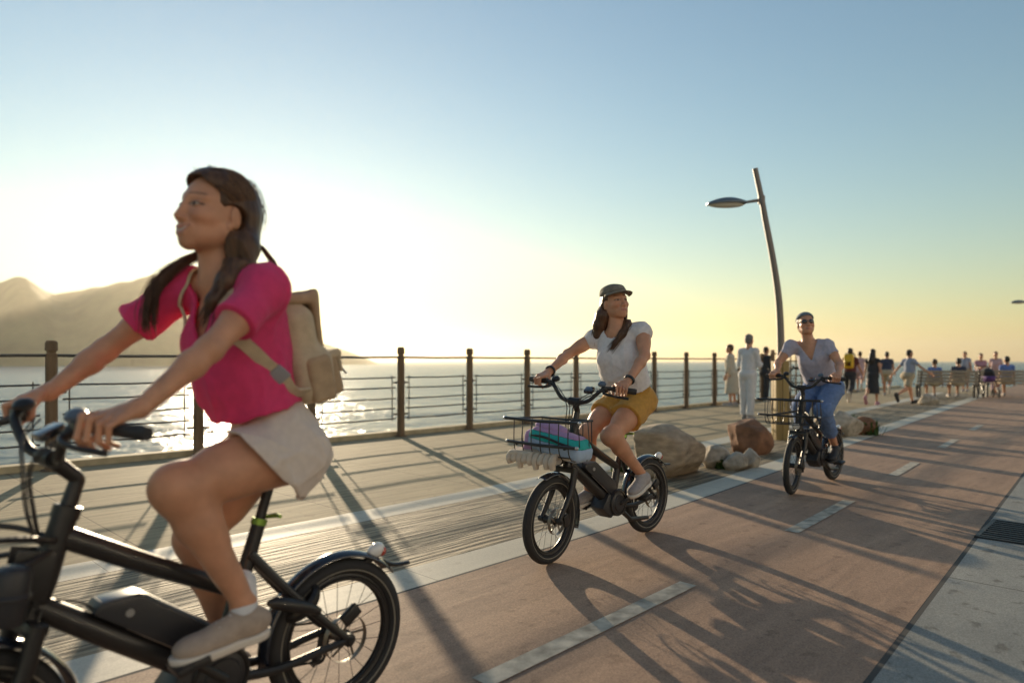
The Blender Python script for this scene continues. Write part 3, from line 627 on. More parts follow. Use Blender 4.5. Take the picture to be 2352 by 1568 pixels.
def folds(seed, freq, stretch=(1, 1, .35), n=4):
    """soft creases: rounded ridges running mostly one way"""
    r = np.random.default_rng(seed); d = r.normal(size=(n, 3)); d /= np.linalg.norm(d, axis=1)[:, None]; ph = r.uniform(0, 6.28, n); fr = freq * r.uniform(.6, 1.6, n); wv = waves(seed + 77, freq * .35, 4)
    def f(x, y, z):
        X, Y, Z = x * stretch[0], y * stretch[1], z * stretch[2]; w = wv(x, y, z); s = 0
        for i in range(n): s = s + (1 - np.abs(np.sin((X * d[i, 0] + Y * d[i, 1] + Z * d[i, 2]) * fr[i] * .5 + ph[i] + 1.6 * w))) ** 2.2 * np.clip(.5 + wv(y * 1.3 + i, z, x), 0, 1)
        return .45 - s / n * 1.8
    return f
def head_prims(c, Rm, s, neck):
    """skull, jaw and features in the head's own frame (forward, left, up)"""
    P = lambda x, y, z: c + Rm @ (V(x, y, z) * s)
    E = lambda x, y, z, rx, ry, rz, k=.02: Ell(P(x, y, z), V(rx, ry, rz) * s, Rm, k * s)
    C = lambda a, b, r1, r2, k=.015: Cone(P(*a), P(*b), r1 * s, r2 * s, k * s)
    add = [E(-.012, 0, .035, .094, .073, .083), E(.03, 0, -.014, .062, .057, .084, .03), E(.0, 0, -.03, .06, .062, .06, .03)]
    for y in (-1, 1):
        add += [C((-.002, .047 * y, -.056), (.064, .012 * y, -.091), .020, .017, .025), E(.057, .037 * y, -.024, .030, .026, .023, .02), E(.045, .030 * y, -.068, .030, .022, .026, .022), C((.083, .010 * y, .030), (.064, .047 * y, .027), .0065, .006, .016)]
    add += [E(.074, 0, -.094, .018, .018, .016, .018), C((.087, 0, .016), (.1065, 0, -.031), .0072, .0112, .014), E(.096, .012, -.036, .011, .0075, .0075, .009), E(.096, -.012, -.036, .011, .0075, .0075, .009), E(.080, 0, -.064, .0175, .030, .026, .016)]
    sub = []
    for y in (-1, 1): sub.append(E(.099, .033 * y, .006, .017, .017, .0125, .012))
    post = []
    for y in (-1, 1):
        post.append(E(.0750, .032 * y, .006, .0125, .0150, .0115, .003))
        post.append(C((.0835, .018 * y, .0105), (.078, .045 * y, .0095), .0038, .0036, .004))
        ear = P(-.008, .071 * y, -.010); er = Rm @ rotm(0, -12, 0)
        post += [Ell(ear + Rm @ (V(-.004, .006 * y, 0) * s), V(.016, .0065, .030) * s, er, .008 * s), Ell(P(-.002, .071 * y, -.036), V(.009, .006, .010) * s, er, .008 * s)]
    return add, sub, post, P
def mouth_prims(P, s, smile):
    w = .024 + .006 * smile; up = .012 * smile
    top = [P(.086, -w, -.066 + up), P(.0945, -w * .5, -.061 + up * .3), P(.0985, 0, -.0605), P(.0945, w * .5, -.061 + up * .3), P(.086, w, -.066 + up)]
    bot = [P(.086, -w, -.068 + up), P(.0915, -w * .5, -.073 - .001 * smile), P(.0945, 0, -.0750 - .002 * smile), P(.0915, w * .5, -.073 - .001 * smile), P(.086, w, -.068 + up)]
    r = []
    for L, rr in ((top, .0034), (bot, .0042)):
        for i in range(4): r.append(Cone(L[i], L[i + 1], rr * s * (.7 if i == 0 else 1), rr * s * (.7 if i == 3 else 1), .007 * s))
    return r
def face_pig(verts, c, Rm, s, base, smile, look=0.0, brow=(0.07, 0.035, 0.02)):
    q = (verts - c) @ Rm / s; x, y, z = q.T; ay = np.abs(y); col = np.tile(base, (len(verts), 1)); near = ((np.linalg.norm(q, axis=1) < .2) & (x > .03)).astype(float)
    def paint(w, cc):
        w = (np.clip(w, 0, 1) * near)[:, None]; col[:] = col * (1 - w) + V(*cc) * w
    soft = lambda d, e: np.clip(.5 - d / e, 0, 1)          # d < 0 inside
    ch = np.exp(-(((ay - .040) / .018) ** 2 + ((z + .028) / .018) ** 2)); paint(.30 * ch, base * V(1.12, .70, .62)); paint(.22 * np.exp(-((y / .012) ** 2 + ((z + .026) / .012) ** 2)), base * V(1.1, .72, .65))
    bz = .0345 + .10 * (ay - .016) - 4.5 * (ay - .022) ** 2; paint(.55 * soft(np.abs(z - bz) - .0028 + .03 * np.maximum(0, ay - .045), .002) * soft(.011 - ay, .004) * soft(ay - .053, .006), brow)
    w = .024 + .006 * smile; up = .013 * smile * np.clip(ay / w, 0, 1) ** 2; zz = z - up; t = np.clip(1 - (ay / w) ** 2, 0, 1)
    lip = soft(np.abs(zz + .0675) - (.0085 + .002 * smile) * t ** .5, .003) * soft(ay - w, .002); paint(.62 * lip, (.46, .15, .12))
    if smile > .3: paint(.85 * soft(np.abs(zz + .0672) - .0036 * t, .0012) * soft(ay - w * .86, .003), (.60, .54, .48)); paint(.5 * soft(np.hypot(ay - w, (zz + .067)) - .003, .003), (.18, .07, .05))
    else: paint(.75 * soft(np.abs(zz + .0672) - .0011, .001) * soft(ay - w, .002), (.14, .05, .04))
    ey = ay - .032; alm = np.sqrt((ey / .0150) ** 2 + ((z - .0052 - .05 * ey) / .0052) ** 2) - 1
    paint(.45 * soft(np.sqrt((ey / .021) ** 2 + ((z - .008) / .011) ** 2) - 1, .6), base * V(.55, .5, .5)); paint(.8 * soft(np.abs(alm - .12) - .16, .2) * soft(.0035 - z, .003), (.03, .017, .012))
    paint(.85 * soft(alm, .25), (.36, .30, .26)); paint(.97 * soft(np.hypot(ey + look * np.sign(y), z - .0062) - .0062, .0015) * soft(alm - .1, .2), (.03, .017, .011))
    return col

def hand_grip(W, steer, side, f=.42, openf=(0, 0, 0, 0), r=.0175, sz=1.0):
    """palm on the bar, four separate fingers wrapped round it, thumb round the other way"""
    G, ax = grip_pts(steer, side, f); fw = unit(V(1, 0, 0) - ax * ax[0]); up = np.cross(fw, ax) * side; up = up if up[2] > 0 else -up
    def pt(o, ang, rad): return G + ax * o + (fw * math.cos(R(ang)) + up * math.sin(R(ang))) * rad
    out = []; offs = (-.031, -.011, .009, .028); L = (1.0, 1.08, 1.0, .82); kn = []
    for i, o in enumerate(offs):
        k0 = pt(o * 1.05, 96, .032); q = openf[i]; l = L[i]
        p1 = pt(o, 22 + 18 * q, .031 + (.030 * q) * l); p2 = pt(o * .97, -42 + 34 * q, .029 + .034 * q * l); p3 = pt(o * .92, -105 + 62 * q, .0265 + .034 * q * l)
        rr = (.0098, .0088, .0080, .0070) if i < 3 else (.0088, .0078, .0070, .0062)
        out += [Cone(k0, p1, rr[0] * sz, rr[1] * sz, .003), Cone(p1, p2, rr[1] * sz, rr[2] * sz, .003), Cone(p2, p3, rr[2] * sz, rr[3] * sz, .003)]; kn.append(k0)
    for i, k0 in enumerate(kn):
        out.append(Cone(W + (k0 - W) * .12, k0, .019 * sz, .0108 * sz, .014))
    th0 = W + (kn[0] - W) * .35 - ax * .016; th1 = pt(-.046, 150, .030); th2 = pt(-.050, 215, .029); th3 = pt(-.046, 275, .027)
    out += [Cone(th0, th1, .0135 * sz, .0110 * sz, .008), Cone(th1, th2, .0105 * sz, .0095 * sz, .003), Cone(th2, th3, .0095 * sz, .0075 * sz, .003)]
    return out
def wrist_of(steer, side, f=.42):
    G, ax = grip_pts(steer, side, f); return G + V(-.072, 0, .052)
def hand_loose(W, d, side, palm_in, sz=1.0):
    """hanging hand: d along the forearm, slightly curled fingers"""
    d = unit(d); lat = unit(palm_in - d * (palm_in @ d)); fr = np.cross(d, lat); out = []
    for i, o in enumerate((.028, .010, -.009, -.027)):
        k0 = W + d * .085 + fr * o; l = (.072, .08, .074, .058)[i]
        p1 = k0 + d * l * .42 + lat * .008; p2 = p1 + d * l * .30 + lat * .016; p3 = p2 + d * l * .22 + lat * .018
        out += [Cone(W + fr * o * .5, k0, .017 * sz, .011 * sz, .012), Cone(k0, p1, .0095, .0088, .003), Cone(p1, p2, .0088, .008, .003), Cone(p2, p3, .008, .007, .003)]
    t0 = W + d * .02 + fr * .022; out += [Cone(t0, W + d * .065 + fr * .047 + lat * .01, .0135, .0105, .008), Cone(W + d * .065 + fr * .047 + lat * .01, W + d * .10 + fr * .048 + lat * .022, .010, .008, .003)]
    return out

def body_prims(J, fem=1.0, bulk=1.0, leg=1.0, slim=1.0):
    """torso and limbs from joints; returns torso, arms, legs lists"""
    T = []; A = {}; Lg = {}; P, C, N = J['pelvis'], J['chest'], J['neck']
    u = unit(C - P); lP = unit(J['hipL'] - J['hipR']); fP = unit(np.cross(lP, u)); RP = np.stack([fP, np.cross(u, fP), u], 1)
    u2 = unit(N - C); lC = unit(J['shL'] - J['shR']); fC = unit(np.cross(lC, u2)); RC = np.stack([fC, np.cross(u2, fC), u2], 1)
    b = bulk; W = (P + C) / 2
    T.append(Ell(P, V(.098 * b * slim, .158 * b * slim, .115), RP, .05))
    for s in (1, -1): T.append(Ell(P - RP[:, 0] * .040 * slim + RP[:, 1] * .073 * s * slim - u * .045, V(.082, .086, .09) * b * slim, RP, .05))
    T.append(Ell(W + RP[:, 0] * .008, V(.083 * b, .122 * b, .13), RP, .05)); T.append(Ell(C, V(.100 * b, .134 * b, .165), RC, .05))
    T.append(Ell(C + u2 * .075 + RC[:, 0] * .012, V(.085 * b, .135 * b, .09), RC, .05))
    if fem:
        for s in (1, -1): T.append(Ell(C + RC[:, 0] * .082 + RC[:, 1] * .066 * s + u2 * .012, V(.052, .058, .058) * fem, RC, .035))
    for s, k in ((1, 'L'), (-1, 'R')):
        sh, el, wr = J['sh' + k], J['el' + k], J['wr' + k]
        T.append(Cone(N - u2 * .015, sh - RC[:, 1] * .015 * s - u2 * .004, .040 * b, .040 * b, .035)); T.append(Ell(sh - RC[:, 1] * .006 * s, V(.047, .047, .050) * b, RC, .04))
        q = b * (1 - (1 - slim) * .6)
        fa = el + (wr - el) * .28
        A[k] = [Cone(sh, el, .045 * q, .0345 * q, .03), Ell(sh + (el - sh) * .45, V(.043, .043, .075) * q, np.stack([unit(np.cross(unit(el - sh), V(0.3, 1, .1))), unit(np.cross(unit(el - sh), unit(np.cross(unit(el - sh), V(0.3, 1, .1))))), unit(el - sh)], 1), .03),
                Cone(el, fa, .0325 * q, .0355 * q, .02), Cone(fa, wr, .0355 * q, .0235 * q, .02), Ell(el, V(.030, .030, .030) * q, None, .015)]
        hp, kn, an = J['hip' + k], J['kn' + k], J['an' + k]; td = unit(kn - hp); sd_ = unit(an - kn)
        back = unit(np.cross(sd_, np.cross(td, sd_))) * -1 if np.linalg.norm(np.cross(td, sd_)) > .05 else -RP[:, 0]
        if back @ RP[:, 0] > 0.35 and np.linalg.norm(np.cross(td, sd_)) <= .05: back = -back
        cf = kn + (an - kn) * .30
        q = b * leg * slim
        Lg[k] = [Cone(hp, kn, .089 * q, .0535 * q, .05), Cone(hp + (kn - hp) * .1, hp + (kn - hp) * .6, .084 * q, .072 * q, .04), Ell(kn, V(.0475, .0475, .0475) * q, None, .045), Cone(kn, cf, .0505 * q, .0515 * q, .045), Cone(cf, an, .050 * q, .0335 * b, .03),
                 Cone(kn + (an - kn) * .18 + back * .016 * leg, kn + (an - kn) * .45 + back * .013 * leg, .045 * q, .036 * q, .03)]
    return T, A, Lg, dict(RP=RP, RC=RC, u=u, u2=u2)
def merge(parts):
    vs = []; fs = []; o = 0
    for v, f in parts: vs.append(v); fs.append(f + o); o += len(v)
    return np.concatenate(vs), np.concatenate(fs)
def field_for(prims, h, g=0.0, pad=.03, lo=None, hi=None):
    if lo is None:
        bb = [p.box(g) for p in prims]; lo = np.min([b[0] for b in bb], 0) - pad; hi = np.max([b[1] for b in bb], 0) + pad
    return Field(lo, hi, h)

def shoe(root, an, heel, toe, up, m, msole, h, tall=.05, sock=None):
    d = unit(toe - heel); up = unit(up - d * (up @ d)); lat = np.cross(up, d); L = np.linalg.norm(toe - heel); Rm = np.stack([d, lat, up], 1)
    P = lambda f, a=0, z=0: heel + d * L * f + lat * a + up * z
    ps = [Ell(P(.13, 0, .040), V(.052, .034, .042), Rm, .03), Ell(P(.40, 0, .040), V(.075, .036, .040), Rm, .03), Ell(P(.73, 0, .028), V(.078, .044, .030), Rm, .03), Ell(P(.86, 0, .026), V(.045, .038, .024), Rm, .02), Cone(P(.22, 0, .05), an + up * .0, .043, .039, .02)]
    f = field_for(ps, h); f.add(ps); a0 = an + unit(an - P(.22, 0, .03)) * (tall - .03)
    n1 = unit(an - P(.3, 0, .0)); f.cut(lambda x, y, z: (x - a0[0]) * n1[0] + (y - a0[1]) * n1[1] + (z - a0[2]) * n1[2])
    f.cut(lambda x, y, z: -((x - heel[0]) * up[0] + (y - heel[1]) * up[1] + (z - heel[2]) * up[2]) + .010)
    v, F = f.mesh(); o = np_mesh("shoe", v, F, m, root, smooth=1)
    so = [Ell(P(.16, 0, .01), V(.055, .038, .05), Rm, .03), Ell(P(.45, 0, .01), V(.09, .038, .05), Rm, .03), Ell(P(.77, 0, .01), V(.082, .048, .05), Rm, .03)]
    f = field_for(so, h); f.add(so); dd = lambda x, y, z: (x - heel[0]) * up[0] + (y - heel[1]) * up[1] + (z - heel[2]) * up[2]
    f.cut(lambda x, y, z: -dd(x, y, z) - .012); f.cut(lambda x, y, z: dd(x, y, z) - .014)
    v, F = f.mesh(); np_mesh("sole", v, F, msole, o)
    lc = MB()
    if h < .007:
        for q in (.42, .50, .58): lc.tube([P(q, -.022, .068 - .03 * (q - .4)), P(q, 0, .082 - .06 * (q - .4)), P(q, .022, .068 - .03 * (q - .4))], .0035, 6)
        lc.build("laces", msole, o)
    if sock is not None:
        sk = [Cone(P(.25, 0, .05), an + unit(an - P(.25, 0, .03)) * (tall + .01), .040, .039, .01)]; f = field_for(sk, h); f.add(sk); v, F = f.mesh(); np_mesh("sock", v, F, sock, root)
    return o
def locks(mb, paths, r=.0015, n=5):
    for p in paths: mb.tube(p, [r] * (len(p) - 1) + [r * .3], n)
def strand_mesh(root, guides, m, count=60, spread=.012, r=.0016, seed=1, name="loose_strands"):
    """many thin strands scattered round guide curves"""
    rg = np.random.default_rng(seed); mb = MB()
    for g in guides:
        g = bez(g, 5); L = len(g)
        for i in range(count):
            o = rg.normal(size=3) * spread; tip = rg.normal(size=3) * spread * 1.1; e = int(L * rg.uniform(.75, 1.0)) + 1; ph = rg.uniform(0, 6.28)
            pts = [g[j] + o * (0.6 + .4 * j / L) + tip * (j / L) ** 2 + V(math.sin(ph + j * .7), math.cos(ph + j * .5), 0) * .0015 for j in range(0, min(e, L))]
            if len(pts) > 2: mb.tube(pts, [r] * (len(pts) - 2) + [r * .8, r * .25], 4)
    return mb.build(name, m, root, sharp=180)
# ---------------------------------------------------------------- woman in pink, nearest the camera (frame of her bicycle)
mpink = msleeve("hot_pink_cloth", (0.90, 0.075, 0.25), .36, var=.06, bump=.2, bscale=300)
mbeige = msleeve("beige_linen", (0.78, 0.67, 0.58), .15, var=.05, scale=60, bump=.12, bscale=500)
mshoe = mat("sand_suede", (0.42, 0.33, 0.26), 0.85, var=.1, scale=40, bump=.25, bscale=300)
msole = mat("pale_sole", (0.70, 0.64, 0.56), 0.6)
msock = msleeve("white_sock", (0.75, 0.73, 0.72), .1)
def person_root(label, loc, rz, group=None): return empty("person", label, "person", loc, rz, group)
def at_bike(i): return (ORI[i][0], ORI[i][1], 0.0)
mhair_l = mat('light_brown_strands', (0.17, 0.09, 0.042), .38, trans=.25, tcol=(.4, .2, .07))
root_shirt = [None]
def make_hero():
    h = .0045; st = STEER[1]
    J = dict(pelvis=V(.232, 0, .96), chest=V(.325, .0, 1.27), neck=V(.392, -.005, 1.462), shL=V(.335, .165, 1.415), shR=V(.45, -.165, 1.425),
             hipL=V(.235, .088, .925), hipR=V(.235, -.088, .925), knL=V(.572, .115, .855), anL=V(.385, .115, .50), knR=V(.43, -.105, .655), anR=V(.325, -.105, .285))
    J['wrL'] = wrist_of(st, 1, .36); J['wrR'] = wrist_of(st, -1, .42); J['elL'] = V(.535, .245, 1.232); J['elR'] = V(.64, -.275, 1.232)
    T, A, L, F = body_prims(J, 1.0, .97, 1.13)
    hc = V(.418, .0, 1.637); Rh = rotm(11, 6, -3); s = 1.07; smile = 1.0
    ha, hs, hp, P = head_prims(hc, Rh, s, J['neck']); hm_ = mouth_prims(P, s, smile)
    neck = [Cone(P(-.022, 0, -.06), J['neck'] + V(-.01, 0, -.02), .052, .057, .03), Cone(P(-.0, 0, -.07), J['neck'] + V(.02, 0, -.03), .040, .05, .03)]
    hands = hand_grip(J['wrL'], st, 1, .36, (.95, .75, .45, .25)) + hand_grip(J['wrR'], st, -1, .42, (.2, 0, 0, 0))
    legs = L['L'] + L['R'] + [Cone(J['anL'], J['anL'] + V(.02, 0, -.06), .033, .03, .02), Cone(J['anR'], J['anR'] + V(.02, 0, -.06), .033, .03, .02)]
    def fill(f):
        f.add(T + neck + ha); f.sub(hs); f.add(hp + hm_); f.add(A['L'] + A['R']); f.add(legs); f.add(hands); return f
    allp = T + neck + ha + hp + A['L'] + A['R'] + legs + hands
    f = field_for(allp, h); fill(f); v, q = f.mesh()
    boxes = [(V(.30, -.13, 1.53), V(.62, .13, 1.83)), (J['wrL'] + V(-.05, -.14, -.14), J['wrL'] + V(.22, .14, .09)), (J['wrR'] + V(-.05, -.14, -.14), J['wrR'] + V(.22, .14, .09))]
    parts = []
    keep = np.ones(len(q), bool)
    for lo, hi in boxes:
        ins = ((v > lo + 2 * h) & (v < hi - 2 * h)).all(1); keep &= ~ins[q].all(1)
        g = Field(lo, hi, .0017 if lo[2] > 1.4 else .003); fill(g); parts.append(g.mesh())
    V_, Q_ = merge([(v, q[keep])] + parts)
    root = person_root("woman in a bright pink shirt and beige shorts cycling nearest the camera", at_bike(1), RZ_RIDE)
    pig = face_pig(V_, hc, Rh, s, SKIN, smile)
    # fingernails
    np_mesh("body", V_, Q_, mskin, root, pig)
    # shirt: loose, short sleeves, deep V neck, bunched over the waistband
    RC, u2 = F['RC'], F['u2']; up = F['u']
    slv = []
    for k in 'LR':
        sh, el = J['sh' + k], J['el' + k]; e = sh + (el - sh) * .62; d = unit(el - sh)
        slv.append(Cone(sh + (el - sh) * .1, e, .056, .070, .05, cap=True))
    W = J['pelvis'] + up * .115
    blouse = [Ell(W + F['RP'][:, 0] * .035, V(.125, .150, .075), F['RP'], .05), Ell(J['chest'] + V(.05, 0, -.06), V(.105, .14, .14), RC, .05), Ell(J['chest'] + V(.02, 0, -.13), V(.118, .142, .12), F['RP'], .05)]
    lo = V(-.02, -.33, .90); hi = V(.68, .33, 1.56)
    f = Field(lo, hi, .005); f.add(T[:-4] + T[-4:], .016, 1.5); f.add(blouse + slv)
    wv = waves(11, 26, 6); wv2 = waves(12, 60, 5)
    fd = folds(13, 62); f.move(lambda x, y, z: .004 * wv(x, y, z * .45) + .0015 * wv2(x, y, z * .5) + .015 * fd(x, y, z)); f.shell(.013)
    n_ = J['neck']; Rn = RC
    def vneck(x, y, z):
        a, b, c = x - n_[0], y - n_[1], z - n_[2]; X = a * Rn[0, 0] + b * Rn[1, 0] + c * Rn[2, 0]; Y = a * Rn[0, 1] + b * Rn[1, 1] + c * Rn[2, 1]; Z = a * Rn[0, 2] + b * Rn[1, 2] + c * Rn[2, 2]
        front = np.minimum(np.minimum((Z + .19) * .42 - np.abs(Y + .012), X + .02), .5)
        rnd = .076 - np.sqrt(X * X + Y * Y * .85)
        return np.maximum(front, np.minimum(rnd, Z + .10))
    f.cut(vneck)
    ph = J['pelvis'] + up * .10; f.cut(lambda x, y, z: -((x - ph[0]) * up[0] + (y - ph[1]) * up[1] + (z - ph[2]) * up[2]) + .10 * (x - ph[0]) * 0 + .006 * np.sin(y * 60))
    v, q = f.mesh(); sho_ = np_mesh("shirt", v, q, mpink, root, smooth=1); root_shirt[0] = sho_
    # shorts: loose flared linen
    RP = F['RP']; sho = [Ell(J['pelvis'] + up * .04, V(.112, .165, .11), RP, .05), Ell(J['pelvis'] - RP[:, 0] * .01 - up * .03, V(.105, .168, .115), RP, .05)]
    for s_, k in ((1, 'L'), (-1, 'R')):
        hp_, kn_ = J['hip' + k], J['kn' + k]; e = hp_ + (kn_ - hp_) * .62
        sho.append(Cone(hp_ + V(-.01, .01 * s_, .0), e + V(0, .008 * s_, -.004), .106, .124, .04)); sho.append(Cone(hp_ + V(-.05, .03 * s_, -.02), hp_ + V(.06, .045 * s_, -.115), .080, .085, .05))
    f = field_for(sho, .005); f.add(sho); wv = waves(21, 30, 6); wv2 = waves(22, 75, 5)
    fd = folds(23, 70, (.5, 1, 1)); f.move(lambda x, y, z: .004 * wv(x * .5, y, z) + .0015 * wv2(x * .6, y, z) + .015 * fd(x, y, z)); f.shell(.013)
    f.cut(lambda x, y, z: (x - .425) * .60 - (z - 1.001) * .80 - .055 * np.clip((np.abs(y) - .03) / .10, 0, 1) * np.clip((.43 - x) / .12, 0, 1) + .006 * np.sin(y * 70 + x * 40))
    pw = J['pelvis'] + up * .105; f.cut(lambda x, y, z: (x - pw[0]) * up[0] + (y - pw[1]) * up[1] + (z - pw[2]) * up[2])
    v, q = f.mesh(); so = np_mesh("shorts", v, q, mbeige, root, smooth=1)
    shoe(root, J['anL'] + V(.0, 0, -.025), V(.325, .125, .398), V(.575, .138, .392), V(-.1, 0, 1), mshoe, msole, .004, .065, msock)
    shoe(root, J['anR'] + V(.0, 0, -.025), V(.27, -.115, .185), V(.51, -.125, .165), V(-.1, 0, 1), mshoe, msole, .005, .06, msock)
    # long brown hair swept behind the ear
    s1 = s; E = lambda x, y, z, rx, ry, rz, k=.025: Ell(P(x, y, z), V(rx, ry, rz) * s1, Rh, k)
    cap = [E(-.020, 0, .046, .102, .084, .086), E(-.058, 0, -.005, .072, .078, .095, .03), E(.034, 0, .080, .052, .060, .035, .03)]
    C = lambda pts, rs, k=.02: [Cone(pts[i], pts[i + 1], rs[i], rs[i + 1], k) for i in range(len(pts) - 1)]
    lockL = C([P(-.045, .045, .0), P(-.052, .046, -.07), V(.368, .070, 1.535), V(.388, .090, 1.485), V(.428, .104, 1.43), V(.468, .104, 1.37), V(.490, .098, 1.32)], [.052, .049, .042, .034, .026, .016, .004], .035)
    lockB = C([P(-.07, .0, -.02), P(-.075, .0, -.08), V(.335, .0, 1.52)], [.050, .042, .030])
    flick = []
    lockR = C([P(-.03, -.060, -.01), V(.405, -.074, 1.55), V(.465, -.094, 1.505), V(.532, -.110, 1.445), V(.565, -.108, 1.37)], [.020, .011, .010, .008, .003])
    hp_ = cap + lockL + lockB + flick + lockR
    f = field_for(hp_, .0035); f.add(hp_)
    def hairline(x, y, z):
        a = np.stack(np.broadcast_arrays(x - hc[0], y - hc[1], z - hc[2]), -1) @ Rh / s1; X, Y, Z = a[..., 0], a[..., 1], a[..., 2]; aY = np.abs(Y)
        # face opening: forehead and temple back to the ear; the ear stays free
        face = np.minimum(np.minimum(X, X) - (.052 - .55 * np.maximum(0, aY - .035) - .25 * np.maximum(0, -Z + .02)), .088 - .9 * np.maximum(0, aY - .03) - Z)
        ear = np.minimum(.034 - np.sqrt((X + .004) ** 2 + (Z + .012) ** 2), aY - .05)
        face = np.minimum(face, Z + .125)
        inn = np.minimum(np.minimum(np.minimum(X + .045, .02 - Z), .066 - aY), Z + .16)
        return s1 * np.maximum(np.maximum(face, ear), inn * (Z < .02) - 1 * (Z >= .02))
    f.cut(hairline); wv = waves(31, 110, 6); f.move(lambda x, y, z: .0022 * wv(x, y, z * .12))
    v, q = f.mesh(); ho = np_mesh("hair", v, q, mhair, root, smooth=3)
    g = [[P(-.045, .060, .0), P(-.055, .062, -.06), V(.366, .082, 1.535), V(.388, .102, 1.485), V(.430, .114, 1.43), V(.474, .110, 1.365), V(.496, .098, 1.29)],
         [P(-.03, -.068, -.01), V(.405, -.080, 1.55), V(.470, -.102, 1.505), V(.540, -.116, 1.445), V(.574, -.112, 1.36), V(.578, -.104, 1.28)],
         [P(-.03, -.060, -.01), V(.42, -.074, 1.54), V(.485, -.096, 1.49), V(.54, -.112, 1.42), V(.56, -.112, 1.34), V(.56, -.104, 1.30)]]
    strand_mesh(ho, [[P(-.085, .03, -.05), V(.292, .04, 1.55), V(.262, .045, 1.515), V(.245, .05, 1.485)]], mhair, 26, .005, .0011, 8, 'hair_flick')
    strand_mesh(ho, g, mhair, 90, .0075, .0011, 5)
    rg = np.random.default_rng(44); ce = V(-.020, 0, .046); ra = V(.103, .0855, .0875)
    for lay in range(2):
        mb = MB()
        for i in range(110):
            sg = 1 if i % 3 else -1; t0 = rg.uniform(-.2, 1.25); d0 = unit(V(math.sin(t0) * 1.0, .10 * sg, math.cos(t0))); d1 = unit(V(-.55 + rg.normal() * .12, .75 * sg, -.55 + rg.normal() * .12)); rr_ = rg.uniform(1.0, 1.028)
            pts = []
            for t in np.linspace(0, 1, 12):
                d = unit(d0 * (1 - t) + d1 * t + V(.10, .25 * sg, .12) * math.sin(math.pi * t)); pts.append(P(*(ce + d * ra * rr_)))
            X = [(q_ - hc) @ Rh / s1 for q_ in pts]; pts = [q_ for q_, a in zip(pts, X) if not (a[0] > .05 - .5 * max(0, abs(a[1]) - .035) and a[2] < .088 - .9 * max(0, abs(a[1]) - .03)) and not (math.hypot(a[0] + .004, a[2] + .012) < .036)]
            if len(pts) > 4: mb.tube(pts, lerps([.0009, .0014, .0014, .0006], len(pts)), 4)
        mb.build("combed_strands", mhair if lay else mhair_l, ho, sharp=180)
    fl = [[P(math.cos(R(a)) * .08 - .02, .03 * sgn, .115 + .0 * a), P(math.cos(R(a)) * .08 - .06, .05 * sgn, .105), P(-.115, .045 * sgn, .05), P(-.125, .03 * sgn, -.03)] for a in (20, 60, 100) for sgn in (-1, 1)]
    strand_mesh(ho, fl, mhair, 14, .006, .0005, 15, 'flyaway_hair')
    return root
hero = make_hero()
